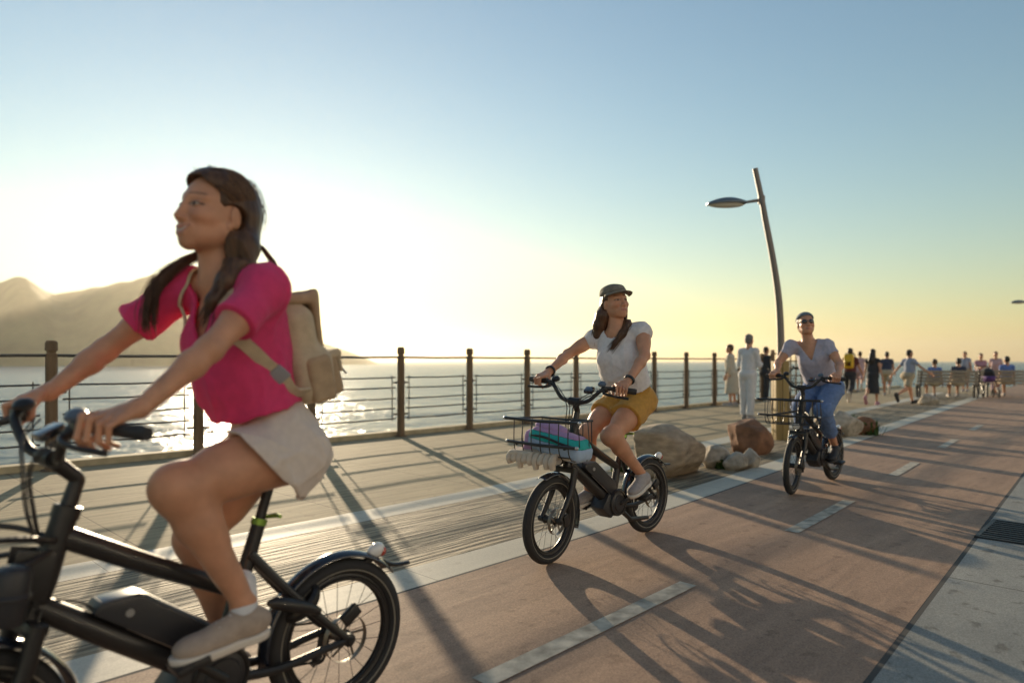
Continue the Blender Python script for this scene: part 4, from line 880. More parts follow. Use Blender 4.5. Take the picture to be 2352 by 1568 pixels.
# canvas backpack on her back
mcan = mat("tan_canvas", (0.44, 0.31, 0.19), 0.85, var=.12, scale=30, bump=.3, bscale=350)
mcan2 = mat("pale_canvas", (0.55, 0.44, 0.30), 0.85, var=.12, scale=30, bump=.3, bscale=350)
mbuck = mat("grey_buckle", (0.30, 0.30, 0.32), 0.4)
from mathutils.bvhtree import BVHTree
def make_pack():
    me_ = root_shirt[0].data; bvh = BVHTree.FromPolygons([v.co[:] for v in me_.vertices], [p.vertices[:] for p in me_.polygons])
    r = empty("backpack", "tan canvas backpack worn by the woman in pink", "backpack", at_bike(1), RZ_RIDE)
    Rm = rotm(0, -14, 0); c = V(.178, -.01, 1.243); P = lambda x, y, z: c + Rm @ (V(x, y, z) * .93)
    def rb(lst, h=.005, wob=.004, seed=1, name="bag", m=mcan, par=r):
        f = field_for(lst, h); f.add(lst); w = waves(seed, 35, 5); f.move(lambda x, y, z: wob * w(x, y, z)); v, q = f.mesh(); return np_mesh(name, v, q, m, par, smooth=1)
    rb([RBox(P(0, 0, -.02), V(.058, .125, .15), Rm, .045, .03), RBox(P(-.015, 0, -.10), V(.07, .13, .075), Rm, .04, .04), RBox(P(.02, 0, .11), V(.042, .10, .06), Rm, .035, .03)], .005, .005, 3, "bag", mcan2)
    rb([RBox(P(-.018, 0, .165), V(.055, .115, .016), Rm @ rotm(0, 8, 0), .014, .02), RBox(P(-.072, 0, .085), V(.011, .112, .095), Rm @ rotm(0, 6, 0), .01, .02)], .0045, .003, 4, "flap", mcan)
    pk = rb([RBox(P(-.098, .01, -.115), V(.032, .085, .075), Rm, .022, .02)], .0045, .003, 5, "front_pocket", mcan)
    rb([RBox(P(-.105, .01, -.05), V(.035, .088, .014), Rm, .012, .01), RBox(P(-.132, .01, -.085), V(.006, .08, .03), Rm, .005, .01)], .004, .002, 6, "pocket_flap", mcan2, pk)
    rb([RBox(P(-.02, .135, -.115), V(.045, .022, .075), Rm, .02, .02)], .0045, .003, 7, "side_pocket", mcan)
    for y in (-.04, .06): mb = MB(); mb.box(P(-.141, y, -.092), (.008, .022, .05), Matrix(Rm.tolist()), .002); mb.build("buckle_strap", mbuck, pk)
    for s in (1, -1):
        mb = MB(); x0 = .0 if s > 0 else .115
        pts = [P(.06, .06 * s, .155), V(.28, .085 * s, 1.468), V(.335 + x0 * .7, .10 * s, 1.478), V(.405 + x0 * .7, .115 * s, 1.43), V(.445 + x0 * .6, .135 * s, 1.36), V(.43 + x0 * .4, .160 * s, 1.275), V(.33 + x0 * .2, .172 * s, 1.195), V(.215, .155 * s, 1.115), P(.04, .10 * s, -.155)]
        if s < 0: pts = [P(.06, -.06, .155), V(.31, -.075, 1.475), V(.39, -.078, 1.485), V(.455, -.082, 1.44), V(.485, -.092, 1.37), V(.475, -.112, 1.29), V(.40, -.140, 1.20), V(.26, -.145, 1.12), P(.04, -.10, -.155)]
        pts = bez(pts, 6); ctr = V(.30, 0, 1.3)
        for i in range(5, len(pts) - 6):
            hit, nn, _, _ = bvh.find_nearest(Vector(pts[i]))
            if hit is not None: pts[i] = np.array(hit) + unit(pts[i] - ctr) * .005
        pts = [pts[0]] + [(pts[i - 1] + 2 * pts[i] + pts[i + 1]) / 4 for i in range(1, len(pts) - 1)] + [pts[-1]]
        vs = []; fs = []
        for i, p in enumerate(pts):
            t = unit(pts[min(i + 1, len(pts) - 1)] - pts[max(i - 1, 0)]); o = unit(p - ctr - t * ((p - ctr) @ t)); wd = np.cross(t, o)
            for a, b in ((-.019, -.004), (.019, -.004), (.019, .004), (-.019, .004)): vs.append(p + wd * a + o * b)
        for i in range(len(pts) - 1):
            for j in range(4): fs.append((i * 4 + j, i * 4 + (j + 1) % 4, i * 4 + 4 + (j + 1) % 4, i * 4 + 4 + j))
        mb.add(vs, fs); so = mb.build("shoulder_strap", mcan2, r, sharp=50)
        mb = MB(); k = 38; p = pts[k]; t = unit(pts[k + 1] - pts[k - 1]); o = unit(p - ctr - t * ((p - ctr) @ t)); mb.box(p + o * .004, (.05, .044, .012), Matrix(np.stack([t, np.cross(o, t), o], 1).tolist()), .003); mb.build("buckle", mbuck, so)
    mb = MB(); mb.tube(bez([P(-.13, .03, -.06), P(-.16, .035, -.10), P(-.185, .03, -.14)], 5), .004, 6); mb.build("cord", mbuck, r)
    return r
pack = make_pack()
# ---------------------------------------------------------------- shared wardrobe
def make_top(root, m, J, T, F, h, grow=.014, sleeve=.5, neck=(.075, .10, 0), hem=.10, loose=.02, seed=1, shoulders=.050, sl_r=.064, name="shirt"):
    RC, RP, up, n_ = F['RC'], F['RP'], F['u'], J['neck']; slv = []
    for k in 'LR':
        sh, el = J['sh' + k], J['el' + k]
        if sleeve > 1: wr = J['wr' + k]; slv += [Cone(sh, el, .058, .058, .04), Cone(el, el + (wr - el) * (sleeve - 1), .056, .046, .03, cap=True)]
        elif sleeve > 0: slv.append(Cone(sh + (el - sh) * .05, sh + (el - sh) * sleeve, shoulders, sl_r, .05, cap=True))
        else: slv.append(Ell(sh + (el - sh) * .12, V(.058, .060, .058), RC, .03))
    pc = (J['pelvis'] + J['chest']) / 2
    ex = [Ell(J['chest'] + RC[:, 0] * .02 - F['u2'] * .09, V(.115 + loose, .142 + loose, .16), RP, .06), Ell(pc - up * .05 + RP[:, 0] * .01, V(.105 + loose, .145 + loose, .13), RP, .06)]
    pr = T + ex + slv; f = field_for(pr, h, grow); f.add(T, grow, 1.3); f.add(ex + slv)
    w1, w2 = waves(seed, 24, 6), waves(seed + 1, 60, 5)
    fd = folds(seed + 3, 62); f.move(lambda x, y, z: .004 * w1(x, y, z * .35) + .0015 * w2(x, y, z * .4) + .014 * fd(x, y, z)); f.shell(max(.013, 2.2 * h))
    rr, vd, vs = neck
    def cutn(x, y, z):
        a, b, c = x - n_[0], y - n_[1], z - n_[2]; X, Y, Z = [a * RC[0, i] + b * RC[1, i] + c * RC[2, i] for i in range(3)]
        rnd = np.minimum(rr - np.sqrt((X - .015) ** 2 + Y * Y * .8), Z + vd)
        if vs: rnd = np.maximum(rnd, np.minimum(np.minimum((Z + vs) * .5 - np.abs(Y), X + .01), .4))
        return rnd
    f.cut(cutn); ph = J['pelvis'] + up * hem; f.cut(lambda x, y, z: -((x - ph[0]) * up[0] + (y - ph[1]) * up[1] + (z - ph[2]) * up[2]) + .008 * np.sin(y * 45 + x * 30))
    v, q = f.mesh(); return np_mesh(name, v, q, m, root, smooth=1)
def make_bottom(root, m, J, F, h, frac=.5, r0=.098, r1=.090, r2=.06, waist=.10, shin=None, seed=5, name="shorts", hr=1.0):
    RP, up = F['RP'], F['u']; P = J['pelvis']
    pr = [Ell(P + up * .03, V(.110 * hr, .163 * hr, .11), RP, .05), Ell(P - RP[:, 0] * .035 * hr - up * .03, V(.108 * hr, .168 * hr, .11), RP, .05)]
    for s, k in ((1, 'L'), (-1, 'R')):
        hp, kn, an = J['hip' + k], J['kn' + k], J['an' + k]
        if shin is None: pr.append(Cone(hp, hp + (kn - hp) * frac, r0, r1, .045, cap=True))
        else: pr += [Cone(hp, kn, r0, r1, .045), Cone(kn, kn + (an - kn) * shin, r1, r2, .03, cap=True)]
    f = field_for(pr, h, .01); f.add(pr); w1, w2 = waves(seed, 30, 6), waves(seed + 1, 70, 5)
    fd = folds(seed + 3, 70, (.6, 1, 1)); f.move(lambda x, y, z: .003 * w1(x * .6, y, z) + .0015 * w2(x, y, z) + .014 * fd(x, y, z)); f.shell(max(.013, 2.2 * h))
    pw = P + up * waist; f.cut(lambda x, y, z: (x - pw[0]) * up[0] + (y - pw[1]) * up[1] + (z - pw[2]) * up[2])
    v, q = f.mesh(); return np_mesh(name, v, q, m, root, smooth=1)
def make_body(root, J, h, hc, Rh, s, hands, skin=SKIN, smile=0.2, fem=1.0, bulk=1.0, fine=True, look=0.0, fh=.0032, slim=1.0):
    T, A, L, F = body_prims(J, fem, bulk, 1.0, slim); ha, hs, hp, P = head_prims(hc, Rh, s, J['neck']); hm_ = mouth_prims(P, s, smile)
    neck = [Cone(P(-.022, 0, -.06), J['neck'] + V(-.005, 0, -.02), .050 * bulk, .056 * bulk, .03), Cone(P(0, 0, -.07), J['neck'] + F['RC'][:, 0] * .02 - V(0, 0, .03), .040 * bulk, .05 * bulk, .03)]
    legs = L['L'] + L['R']; allp = T + neck + ha + hp + A['L'] + A['R'] + legs + hands
    def fill(f): f.add(T + neck + ha); f.sub(hs); f.add(hp + hm_); f.add(A['L'] + A['R'] + legs); f.add(hands); return f
    v, q = fill(field_for(allp, h)).mesh()
    if fine:
        parts = []; keep = np.ones(len(q), bool); bx = [(hc - .16, hc + .16)] + [(J['wr' + k] - .15, J['wr' + k] + .20) for k in 'LR']
        for i, (lo, hi) in enumerate(bx):
            ins = ((v > lo + 2 * h) & (v < hi - 2 * h)).all(1); keep &= ~ins[q].all(1); parts.append(fill(Field(lo, hi, fh)).mesh())
        v, q = merge([(v, q[keep])] + parts)
    np_mesh("body", v, q, mskin, root, face_pig(v, hc, Rh, s, skin, smile, look)); return T, F, P
def hair_from(root, prims, cutf, m, h, seed, name="hair"):
    f = field_for(prims, h); f.add(prims)
    if cutf is not None: f.cut(cutf)
    w = waves(seed, 100, 6); f.move(lambda x, y, z: .002 * w(x, y, z * .15)); v, q = f.mesh(); return np_mesh(name, v, q, m, root, smooth=1)
def face_cut(hc, Rh, s, front=.052, brow=.088):
    def fn(x, y, z):
        a = np.stack(np.broadcast_arrays(x - hc[0], y - hc[1], z - hc[2]), -1) @ Rh / s; X, Y, Z = a[..., 0], a[..., 1], a[..., 2]; aY = np.abs(Y)
        face = np.minimum(X - (front - .55 * np.maximum(0, aY - .035) - .25 * np.maximum(0, -Z + .02)), brow - .9 * np.maximum(0, aY - .03) - Z); face = np.minimum(face, Z + .125)
        ear = np.minimum(.034 - np.sqrt((X + .004) ** 2 + (Z + .012) ** 2), aY - .05)
        return s * np.maximum(face, ear)
    return fn
def chain(pts, rs, k=.02): return [Cone(pts[i], pts[i + 1], rs[i], rs[i + 1], k) for i in range(len(pts) - 1)]
def band(root, W, d, r, m, name, face=None):
    d = unit(d); mb = MB(); mb.ring(W, d, r, .006, 28, 8, flat=1.8)
    if face is not None: mb.lathe(W + face * (r + .002), face, [(0, .017), (.006, .018), (.009, .015)], 16)
    return mb.build(name, m, root)
mwhite = msleeve("white_cotton", (0.86, 0.84, 0.85), .22); mmust = msleeve("mustard_linen", (0.62, 0.33, 0.06), .18, var=.1, scale=50)
mgshoe = mat("grey_knit", (0.38, 0.35, 0.34), .85, var=.12, scale=60, bump=.3, bscale=300); mcap = mat("olive_cap_cloth", (0.21, 0.18, 0.14), .85, var=.25, scale=40, bump=.3, bscale=300)
mdark = mat("dark_strap", (0.02, 0.024, 0.026), .5); mjean = msleeve("blue_denim", (0.115, 0.20, 0.40), .05, .85, .18, 35, .35, 500); mlilac = msleeve("lilac_grey_cotton", (0.52, 0.49, 0.58), .2)
mbshoe = mat("black_trainer", (0.025, 0.025, 0.027), .6); mband = mat("slate_bandana", (0.13, 0.17, 0.20), .8, var=.2, scale=50)
mglass = mat("dark_sunglass", (0.02, 0.015, 0.012), .08, coat=1.0)

# ---------------------------------------------------------------- woman in a cap and white top on the second bicycle
def make_second():
    st = STEER[2]; J = dict(pelvis=V(.20, .0, .955), chest=V(.325, .01, 1.235), neck=V(.375, .01, 1.415), shR=V(.405, -.15, 1.355), shL=V(.30, .165, 1.40), hipL=V(.205, .088, .93), hipR=V(.205, -.088, .93),
        knL=V(.575, .105, .728), anL=V(.235, .11, .455), knR=V(.55, -.10, .728), anR=V(.52, -.105, .345))
    J['wrL'] = wrist_of(st, 1, .45); J['wrR'] = wrist_of(st, -1, .45); J['elL'] = V(.40, .245, 1.235); J['elR'] = V(.525, -.285, 1.245)
    hc = V(.392, .012, 1.580); Rh = rotm(68, 9, 4); s = .95
    root = person_root("woman in a cap, white top and mustard shorts cycling with a front basket", at_bike(2), RZ_RIDE)
    hands = hand_grip(J['wrL'], st, 1, .45, (.7, .5, .2, .1), sz=.95) + hand_grip(J['wrR'], st, -1, .45, (.5, .2, 0, 0), sz=.95)
    T, F, P = make_body(root, J, .0065, hc, Rh, s, hands, smile=.25, bulk=.95, fh=.0026)
    make_top(root, mwhite, J, T, F, .006, .012, -1, (.070, .075, 0), .085, .022, 41)
    make_bottom(root, mmust, J, F, .006, .50, .102, .108, waist=.10, seed=45)
    shoe(root, J['anL'] + V(.01, 0, -.02), V(.165, .115, .385), V(.36, .125, .325), V(.3, 0, 1), mgshoe, msole, .0065, .06); shoe(root, J['anR'] + V(.01, 0, -.02), V(.465, -.115, .270), V(.70, -.125, .262), V(0, 0, 1), mgshoe, msole, .0065, .06)
    E = lambda x, y, z, rx, ry, rz, k=.02: Ell(P(x, y, z), V(rx, ry, rz) * s, Rh, k)
    hair_from(root, [E(-.022, 0, .035, .098, .082, .085), E(-.05, 0, -.02, .07, .077, .09)] + chain([P(-.06, -.03, -.03), V(.425, -.06, 1.50), V(.43, -.085, 1.44), V(.425, -.10, 1.37), V(.42, -.11, 1.325)], [.058, .050, .045, .036, .012])
              + chain([P(-.05, .045, -.04), P(-.01, .072, -.085), V(.36, .085, 1.43), V(.415, .085, 1.375), V(.455, .055, 1.315), V(.47, .03, 1.275)], [.04, .032, .030, .024, .015, .004]), face_cut(hc, Rh, s, .04, .075), mhair, .0045, 47)
    g = [[P(-.06, -.03, -.03), V(.435, -.07, 1.50), V(.445, -.095, 1.43), V(.435, -.12, 1.31)], [P(-.05, .05, -.04), V(.365, .09, 1.43), V(.425, .09, 1.37), V(.475, .02, 1.265)]]
    strand_mesh(root.children[-1], g, mhair, 70, .011, .0014, 9)
    # flat-topped army cap with a short brim
    cp = [E(-.012, 0, .074, .108, .089, .048, .02), E(-.014, 0, .104, .092, .078, .030, .02)]
    f = field_for(cp, .0045); f.add(cp); Z0 = P(0, 0, .052); upv = Rh[:, 2] + Rh[:, 0] * .18; w = waves(51, 55, 5); f.move(lambda x, y, z: .003 * w(x, y, z)); f.cut(lambda x, y, z: -((x - Z0[0]) * upv[0] + (y - Z0[1]) * upv[1] + (z - Z0[2]) * upv[2])); f.shell(.009)
    v, q = f.mesh(); c_ = np_mesh("cap", v, q, mcap, root, smooth=1)
    vs = []; fs = []; n1 = 16
    for i in range(n1):
        a = R(-72 + 144 * i / (n1 - 1))
        for e, zz in ((0, .062), (.5, .064), (1, .056)):
            rad = .090 + (.062 * math.cos(a * .85)) * e; vs.append(P(-.012 + rad * math.cos(a) * 1.08, rad * math.sin(a) * .92, zz + .004 - .016 * math.sin(a) ** 2 * e - .006 * e))
    for i in range(n1 - 1):
        for j in range(2): fs.append((i * 3 + j, i * 3 + j + 1, i * 3 + j + 4, i * 3 + j + 3))
    mb = MB(); mb.add(vs, fs); b_ = mb.build("brim", mcap, c_, sharp=180); md = b_.modifiers.new("t", 'SOLIDIFY'); md.thickness = .005
    dR = J['wrR'] - J['elR']; band(root, J['wrR'] - unit(dR) * .03, dR, .030, mdark, "wristwatch", unit(np.cross(dR, V(0, 1, 0))) * -1)
    dL = J['wrL'] - J['elL']; band(root, J['wrL'] - unit(dL) * .02, dL, .030, mdark, "bracelet")
    return root
second = make_second()

# ---------------------------------------------------------------- woman in jeans on the third bicycle
def make_third():
    st = STEER[3]; J = dict(pelvis=V(.23, -.01, .955), chest=V(.375, -.05, 1.225), neck=V(.43, -.08, 1.385), shR=V(.475, -.235, 1.34), shL=V(.40, .085, 1.355), hipL=V(.235, .08, .93), hipR=V(.235, -.1, .93),
        knL=V(.60, .115, .735), anL=V(.275, .11, .385), knR=V(.56, -.11, .76), anR=V(.49, -.105, .425))
    J['wrL'] = wrist_of(st, 1, .5); J['wrR'] = wrist_of(st, -1, .5); J['elL'] = V(.48, .225, 1.17); J['elR'] = V(.60, -.31, 1.18)
    hc = V(.462, -.095, 1.555); Rh = rotm(34, 13, 3); s = .96
    root = person_root("woman in a lilac V-neck tee and cropped blue jeans cycling in sunglasses", at_bike(3), RZ_RIDE)
    hands = hand_grip(J['wrL'], st, 1, .5, (.2, .1, 0, 0)) + hand_grip(J['wrR'], st, -1, .5, (.2, 0, 0, 0))
    T, F, P = make_body(root, J, .008, hc, Rh, s, hands, smile=.1, bulk=.95, fh=.004)
    make_top(root, mlilac, J, T, F, .0075, .012, .52, (.070, .06, .16), .075, .008, 61, .050, .056)
    make_bottom(root, mjean, J, F, .0075, waist=.09, r0=.108, r1=.084, r2=.066, shin=.68, seed=65, name="jeans")
    shoe(root, J['anL'] + V(.01, 0, -.02), V(.215, .115, .31), V(.43, .13, .245), V(.2, 0, 1), mbshoe, mbshoe, .008, .07); shoe(root, J['anR'] + V(.01, 0, -.02), V(.44, -.115, .352), V(.68, -.125, .345), V(0, 0, 1), mbshoe, mbshoe, .008, .07)
    E = lambda x, y, z, rx, ry, rz, k=.02: Ell(P(x, y, z), V(rx, ry, rz) * s, Rh, k)
    hair_from(root, [E(-.022, 0, .038, .098, .080, .086), E(-.055, 0, -.01, .065, .07, .08)], face_cut(hc, Rh, s, .035, .07), mhair_d, .006, 67)
    bn = [E(-.016, 0, .052, .104, .086, .080)]; f = field_for(bn, .006); f.add(bn); Z0 = P(0, 0, .058); uv = Rh[:, 2] - Rh[:, 0] * .25; f.cut(lambda x, y, z: -((x - Z0[0]) * uv[0] + (y - Z0[1]) * uv[1] + (z - Z0[2]) * uv[2])); v, q = f.mesh(); np_mesh("bandana", v, q, mband, root, smooth=1)
    mb = MB()
    for y in (-1, 1):
        mb.ell(P(.088, .033 * y, .006), (.012, .027, .021), Matrix((Rh @ rotm(22 * y, 0, 0)).tolist())); mb.tube([P(.078, .058 * y, .014), P(.0, .078 * y, .010)], .0028, 6)
    mb.tube([P(.1, -.012, .012), P(.1, .012, .012)], .003, 6); mb.build("sunglasses", mglass, root)
    return root
third = make_third()
# ---------------------------------------------------------------- seaside railing: brown posts, cable on top, bar panels between
mpost = mat("weathered_brown_post", (0.17, 0.105, 0.055), .75, var=.3, scale=14, bump=.4, bscale=60, stretch=(1, 1, .2)); mbar = mat("dark_rail_steel", (0.06, 0.055, 0.05), .5, var=.2, scale=20)
RZP = math.atan2(PY, PX)
def L2(s, n, z): return sn(s, n, z)
rail = empty("railing", "long seaside railing of brown posts and thin dark bars along the promenade edge", "railing", sn(0, 8.84))
spots = [6.615 + (1.485 if k > 0 else 1.575) * k for k in range(-8, 10)]; o_ = V(*sn(0, 8.84))
first = None
for i, s in enumerate(spots):
    if i == 0:
        mb = MB(); mb.lathe((0, 0, 0), (0, 0, 1), [(0, .105), (.012, .105), (.014, .062), (1.28, .058), (1.285, .045), (1.31, .045), (1.315, .062), (1.40, .060), (1.425, .045)], 10)
        first = p = mb.build("post", mpost, rail, sharp=30)
    else: p = first.copy(); COL.objects.link(p); p.parent = rail
    p.location = Vector(V(*sn(s, 8.84)) - o_); p.rotation_euler = (0, 0, RZP + .4 * i)
pan = None; g = 1.485
for i in range(len(spots) - 1):
    if pan is None:
        mb = MB()
        for z in (.29, .455, .61, .78, .94): mb.tube([(.10, 0, z), (g * .5, 0, z - .006), (g - .10, 0, z)], .011, 8)
        for x in (.16, g - .16): mb.box((x, 0, .615), (.013, .010, .72))
        for x in (.04, g - .04):
            for z in (.36, .86): mb.box((x + (.03 if x < .5 else -.03), 0, z), (.13, .012, .03))
        pan = p = mb.build("bar_panel", mbar, rail)
        mb = MB(); mb.tube([(0, 0, 1.262), (g * .5, 0, 1.255), (g, 0, 1.262)], .017, 10); tr = t = mb.build("top_rail", mbar, rail)
    else:
        p = pan.copy(); COL.objects.link(p); p.parent = rail; t = tr.copy(); COL.objects.link(t); t.parent = rail
    for q in (p, t): q.location = Vector(V(*sn(spots[i], 8.84)) - o_); q.rotation_euler = (0, 0, RZP); q.scale = ((spots[i + 1] - spots[i]) / g, 1, 1)

# ---------------------------------------------------------------- curved street lamps on timber-clad bases
mtim = mat("yellow_timber", (0.33, 0.225, 0.08), .7, var=.25, scale=10, stretch=(1, 1, .1), bump=.3, bscale=40); mpole = mat("brown_grey_pole", (0.20, 0.17, 0.15), .45, metal=.3); mlum = mat("grey_lamp_shell", (0.16, 0.19, 0.21), .35, metal=.4); mdif = mat("frosted_diffuser", (0.62, 0.60, 0.52), .4)
def lamp(label, x, y, k=1.0):
    r = empty("street_lamp", label, "street lamp", (x, y, 0), 0, "curved street lamps on the promenade")
    mb = MB()
    for a in range(4): c, s = [(1, 1), (1, -1), (-1, 1), (-1, -1)][a]; mb.box((.052 * c, .052 * s, .60), (.098, .098, 1.2), None, .008)
    mb.build("timber_base", mtim, r)
    pts = bez([(0, 0, .9), (.01, 0, 1.4), (-.02, 0, 2.1), (-.105, 0, 2.72), (-.23, 0, 3.38), (-.285, 0, 3.68), (-.385, 0, 4.14)], 8)
    mb = MB(); mb.tube([V(*p) * 1 for p in pts], lerps([.058, .054, .048, .044, .040], len(pts)), 14); mb.build("pole", mpole, r)
    mb = MB(); mb.tube(bez([(-.28, 0, 3.66), (-.40, 0, 3.645), (-.56, 0, 3.62)], 5), lerps([.028, .024, .020], 11), 10); mb.tube([(-.285, 0, 3.60), (-.285, 0, 3.72)], .052, 14); mb.build("arm", mpole, r)
    vs = []; fs = []; nu, nv = 20, 14
    for i in range(nu + 1):
        t = i / nu; x_ = -.52 - .60 * t; w = .125 * math.sin(math.pi * min(1, .12 + .80 * t)) ** .7 + .012; hh = .105 * math.sin(math.pi * (.08 + .86 * t)) ** .8
        for j in range(nv):
            a = math.pi * j / (nv - 1); vs.append((x_, w * math.cos(a), 3.585 + hh * math.sin(a) + .02 * (1 - t)))
    for i in range(nu):
        for j in range(nv - 1): fs.append((i * nv + j, (i + 1) * nv + j, (i + 1) * nv + j + 1, i * nv + j + 1))
    fs.append(tuple(range(nv))); fs.append(tuple(nu * nv + j for j in range(nv))[::-1])
    mb = MB(); mb.add(vs, fs); lh = mb.build("lamp_head", mlum, r, sharp=60); md = lh.modifiers.new("t", 'SOLIDIFY'); md.thickness = .008
    mb = MB(); mb.ell((-.83, 0, 3.585), (.27, .105, .045)); mb.build("diffuser", mdif, lh)
    return r
lamp("curved street lamp on a yellow timber base behind the third cyclist", 4.10, 10.45)
l2 = lamp("distant street lamp whose head pokes in at the right edge of the picture", 21.55, 28.0)

# ---------------------------------------------------------------- boulders beside the path
mrk = mat("sandstone_boulder", (0.40, 0.30, 0.20), .9, var=.35, scale=7, bump=.7, bscale=22, stretch=(1, 1, 2.5)); mrk2 = mat("red_brown_boulder", (0.22, 0.105, 0.055), .9, var=.4, scale=8, bump=.7, bscale=24); mrk3 = mat("pale_stone", (0.42, 0.36, 0.28), .9, var=.35, scale=12, bump=.6, bscale=35)
def rock(label, u, v, size, rot, seed, m, blunt=.08, group=None, tilt=0):
    Y = 1884 / (v - 829); X = (u - 1176) / 1570 * Y; r = np.random.default_rng(seed); h = max(.012, size[2] * .05)
    Rm = rotm(rot, tilt, r.uniform(-8, 8)); q = V(*size) / 2
    f = Field(V(-.85, -.85, -.12) * max(size), V(.85, .85, 1.3) * max(size), h); f.add([Ell((0, 0, size[2] * .40), q * V(1.12, 1.12, 1.2), Rm, .05)])
    for i in range(11):
        n = unit(r.normal(size=3) + V(0, 0, .2)); d = float(np.sqrt(((Rm.T @ n * q * 1.12) ** 2).sum())) * r.uniform(.62, .86)
        f.cut(lambda x, y, z, n=n, d=d: x * n[0] + y * n[1] + (z - size[2] * .40) * n[2] - d)
    w1, w2 = waves(seed, 9 / max(size), 6), waves(seed + 1, 30 / max(size), 6); a = size[2]
    f.move(lambda x, y, z: a * (.05 * w1(x, y, z) + .022 * w2(x, y, z * 2.0))); f.cut(lambda x, y, z: -z - .02 + 0 * x)
    vv, qq = f.mesh(); o = np_mesh("boulder", vv, qq, m, None, smooth=1); o.location = (X, Y, 0); return tag(o, label, "boulder", group)
G_ = "boulders beside the cycle path"
rock("big pale sandstone boulder behind the wheel of the middle bicycle", 1530, 1087, (1.15, .70, .53), 42, 3, mrk, group=G_, tilt=-10)
rock("small rough stone wedged between the big pale boulder and the little stones", 1640, 1074, (.36, .26, .26), 20, 5, mrk3, group=G_)
rock("flat whitish stone in front of the reddish boulder", 1690, 1078, (.36, .24, .20), 60, 7, mrk3, group=G_)
rock("pointed whitish stone leaning on the reddish boulder", 1722, 1072, (.24, .2, .24), 15, 9, mrk3, group=G_)
rock("rounded reddish brown boulder near the base of the lamp", 1722, 1040, (.70, .52, .52), 35, 12, mrk2, group=G_)
rock("low grey boulder among plants just behind the third cyclist", 1935, 1000, (.62, .5, .44), 30, 15, mrk3, group=G_)
rock("smaller brown stone at the right end of the planted rocks", 1985, 998, (.42, .36, .30), 70, 17, mrk2, group=G_)
rock("rough stone on the left of the planted rocks", 1885, 1006, (.42, .4, .34), 10, 19, mrk, group=G_)
mleaf = mat("green_leaf", (0.07, 0.13, 0.025), .6, var=.4, scale=25, trans=.3)
def tuft(label, u, v, n, hgt, spread, seed, group):
    Y = 1884 / (v - 829); X = (u - 1176) / 1570 * Y; r = np.random.default_rng(seed); mb = MB()
    for i in range(n):
        a = r.uniform(0, 6.28); b = V(r.normal() * spread * .35, r.normal() * spread * .35, 0); d = V(math.cos(a), math.sin(a), 0) * spread * r.uniform(.3, 1.1); hh = hgt * r.uniform(.6, 1.1); w = .007 + .006 * r.random(); sd = V(-math.sin(a), math.cos(a), 0)
        P0, P1, P2 = b, b + d * .45 + V(0, 0, hh * .75), b + d + V(0, 0, hh * r.uniform(.6, 1))
        mb.add([P0 - sd * w, P0 + sd * w, P1 - sd * w * 1.2, P1 + sd * w * 1.2, P2], [(0, 1, 3, 2), (2, 3, 4)])
    o = mb.build("grass_tuft", mleaf, None, sharp=180); o.location = (X, Y, .003); return tag(o, label, "plant", group)
PG = "plants growing among the boulders"
tuft("green tuft growing at the foot of the big pale boulder", 1428, 1082, 90, .16, .12, 1, PG)
tuft("little green tuft between the small stones", 1655, 1076, 60, .14, .09, 2, PG)
tuft("green plant in the middle of the rocks behind the third cyclist", 1950, 992, 110, .34, .16, 3, PG)
tuft("dark plant at the right end of the rocks behind the third cyclist", 2000, 999, 110, .26, .16, 4, PG)

# ---------------------------------------------------------------- drain grate let into the gutter
mgr = mat("cast_iron", (0.035, 0.036, 0.04), .55, metal=.4); mshade = mat("drain_shade_black", (0.005, 0.005, 0.006), .9)
r = empty("drain_grate", "dark slotted drain grate set in the concrete gutter", "drain grate", sn(5.86, .80, .0045), RZP)
mb = MB()
for y in (-.15, .15): mb.box((0, y, .006), (.66, .025, .012))
for x in (-.33, .33): mb.box((x, 0, .006), (.025, .325, .012))
mb.build("frame", mgr, r)
mb = MB(); mb.box((0, 0, .0012), (.64, .28, .002)); mb.build("shade_sheet", mshade, r)  # flat near-black sheet under the bars, painted as the shade inside the drain
for i in range(9): mb = MB(); mb.box((-.27 + i * .0675, 0, .006), (.026, .275, .010)); mb.build("bar", mgr, r)
# ---------------------------------------------------------------- striped bag and towel in the second basket (frame of that bicycle)
mlil = msleeve("lilac_cloth", (0.55, 0.33, 0.55), .15); mtea = msleeve("teal_cloth", (0.02, 0.46, 0.42), .1); mpb = msleeve("pale_blue_cloth", (0.42, 0.55, 0.72), .1); mcrm = msleeve("cream_rope", (0.66, 0.55, 0.42), .1)
r = empty("beach_bag", "lilac teal and pale blue striped bag lying in the middle cyclist's basket", "bag", at_bike(2), RZ_RIDE)
def soft(name, prims, m, h=.006, seed=1, amp=.006, par=None, cutf=None):
    f = field_for(prims, h); f.add(prims); w = folds(seed, 60, (1, 1, 1)); w2 = waves(seed, 40, 5); f.move(lambda x, y, z: amp * w(x, y, z) + .004 * w2(x, y, z))
    if cutf: f.cut(cutf)
    v, q = f.mesh(); return np_mesh(name, v, q, m, par if par is not None else r, smooth=1)
Rb = rotm(8, 0, -10); cb = V(1.0, .035, .715); body_ = [RBox(cb, V(.085, .19, .075), Rb, .06, .03), RBox(cb + V(.0, .05, -.03), V(.09, .15, .05), Rb, .04, .03)]
zz = lambda x, y, z: z - cb[2] + (y - cb[1]) * .16
soft("lower_panel", body_, mpb, seed=3, cutf=lambda x, y, z: zz(x, y, z) - .008)
soft("stripe", body_, mtea, seed=3, cutf=lambda x, y, z: np.maximum(zz(x, y, z) - .056, -zz(x, y, z) + .008))
soft("upper_panel", body_, mlil, seed=3, cutf=lambda x, y, z: -zz(x, y, z) + .056)
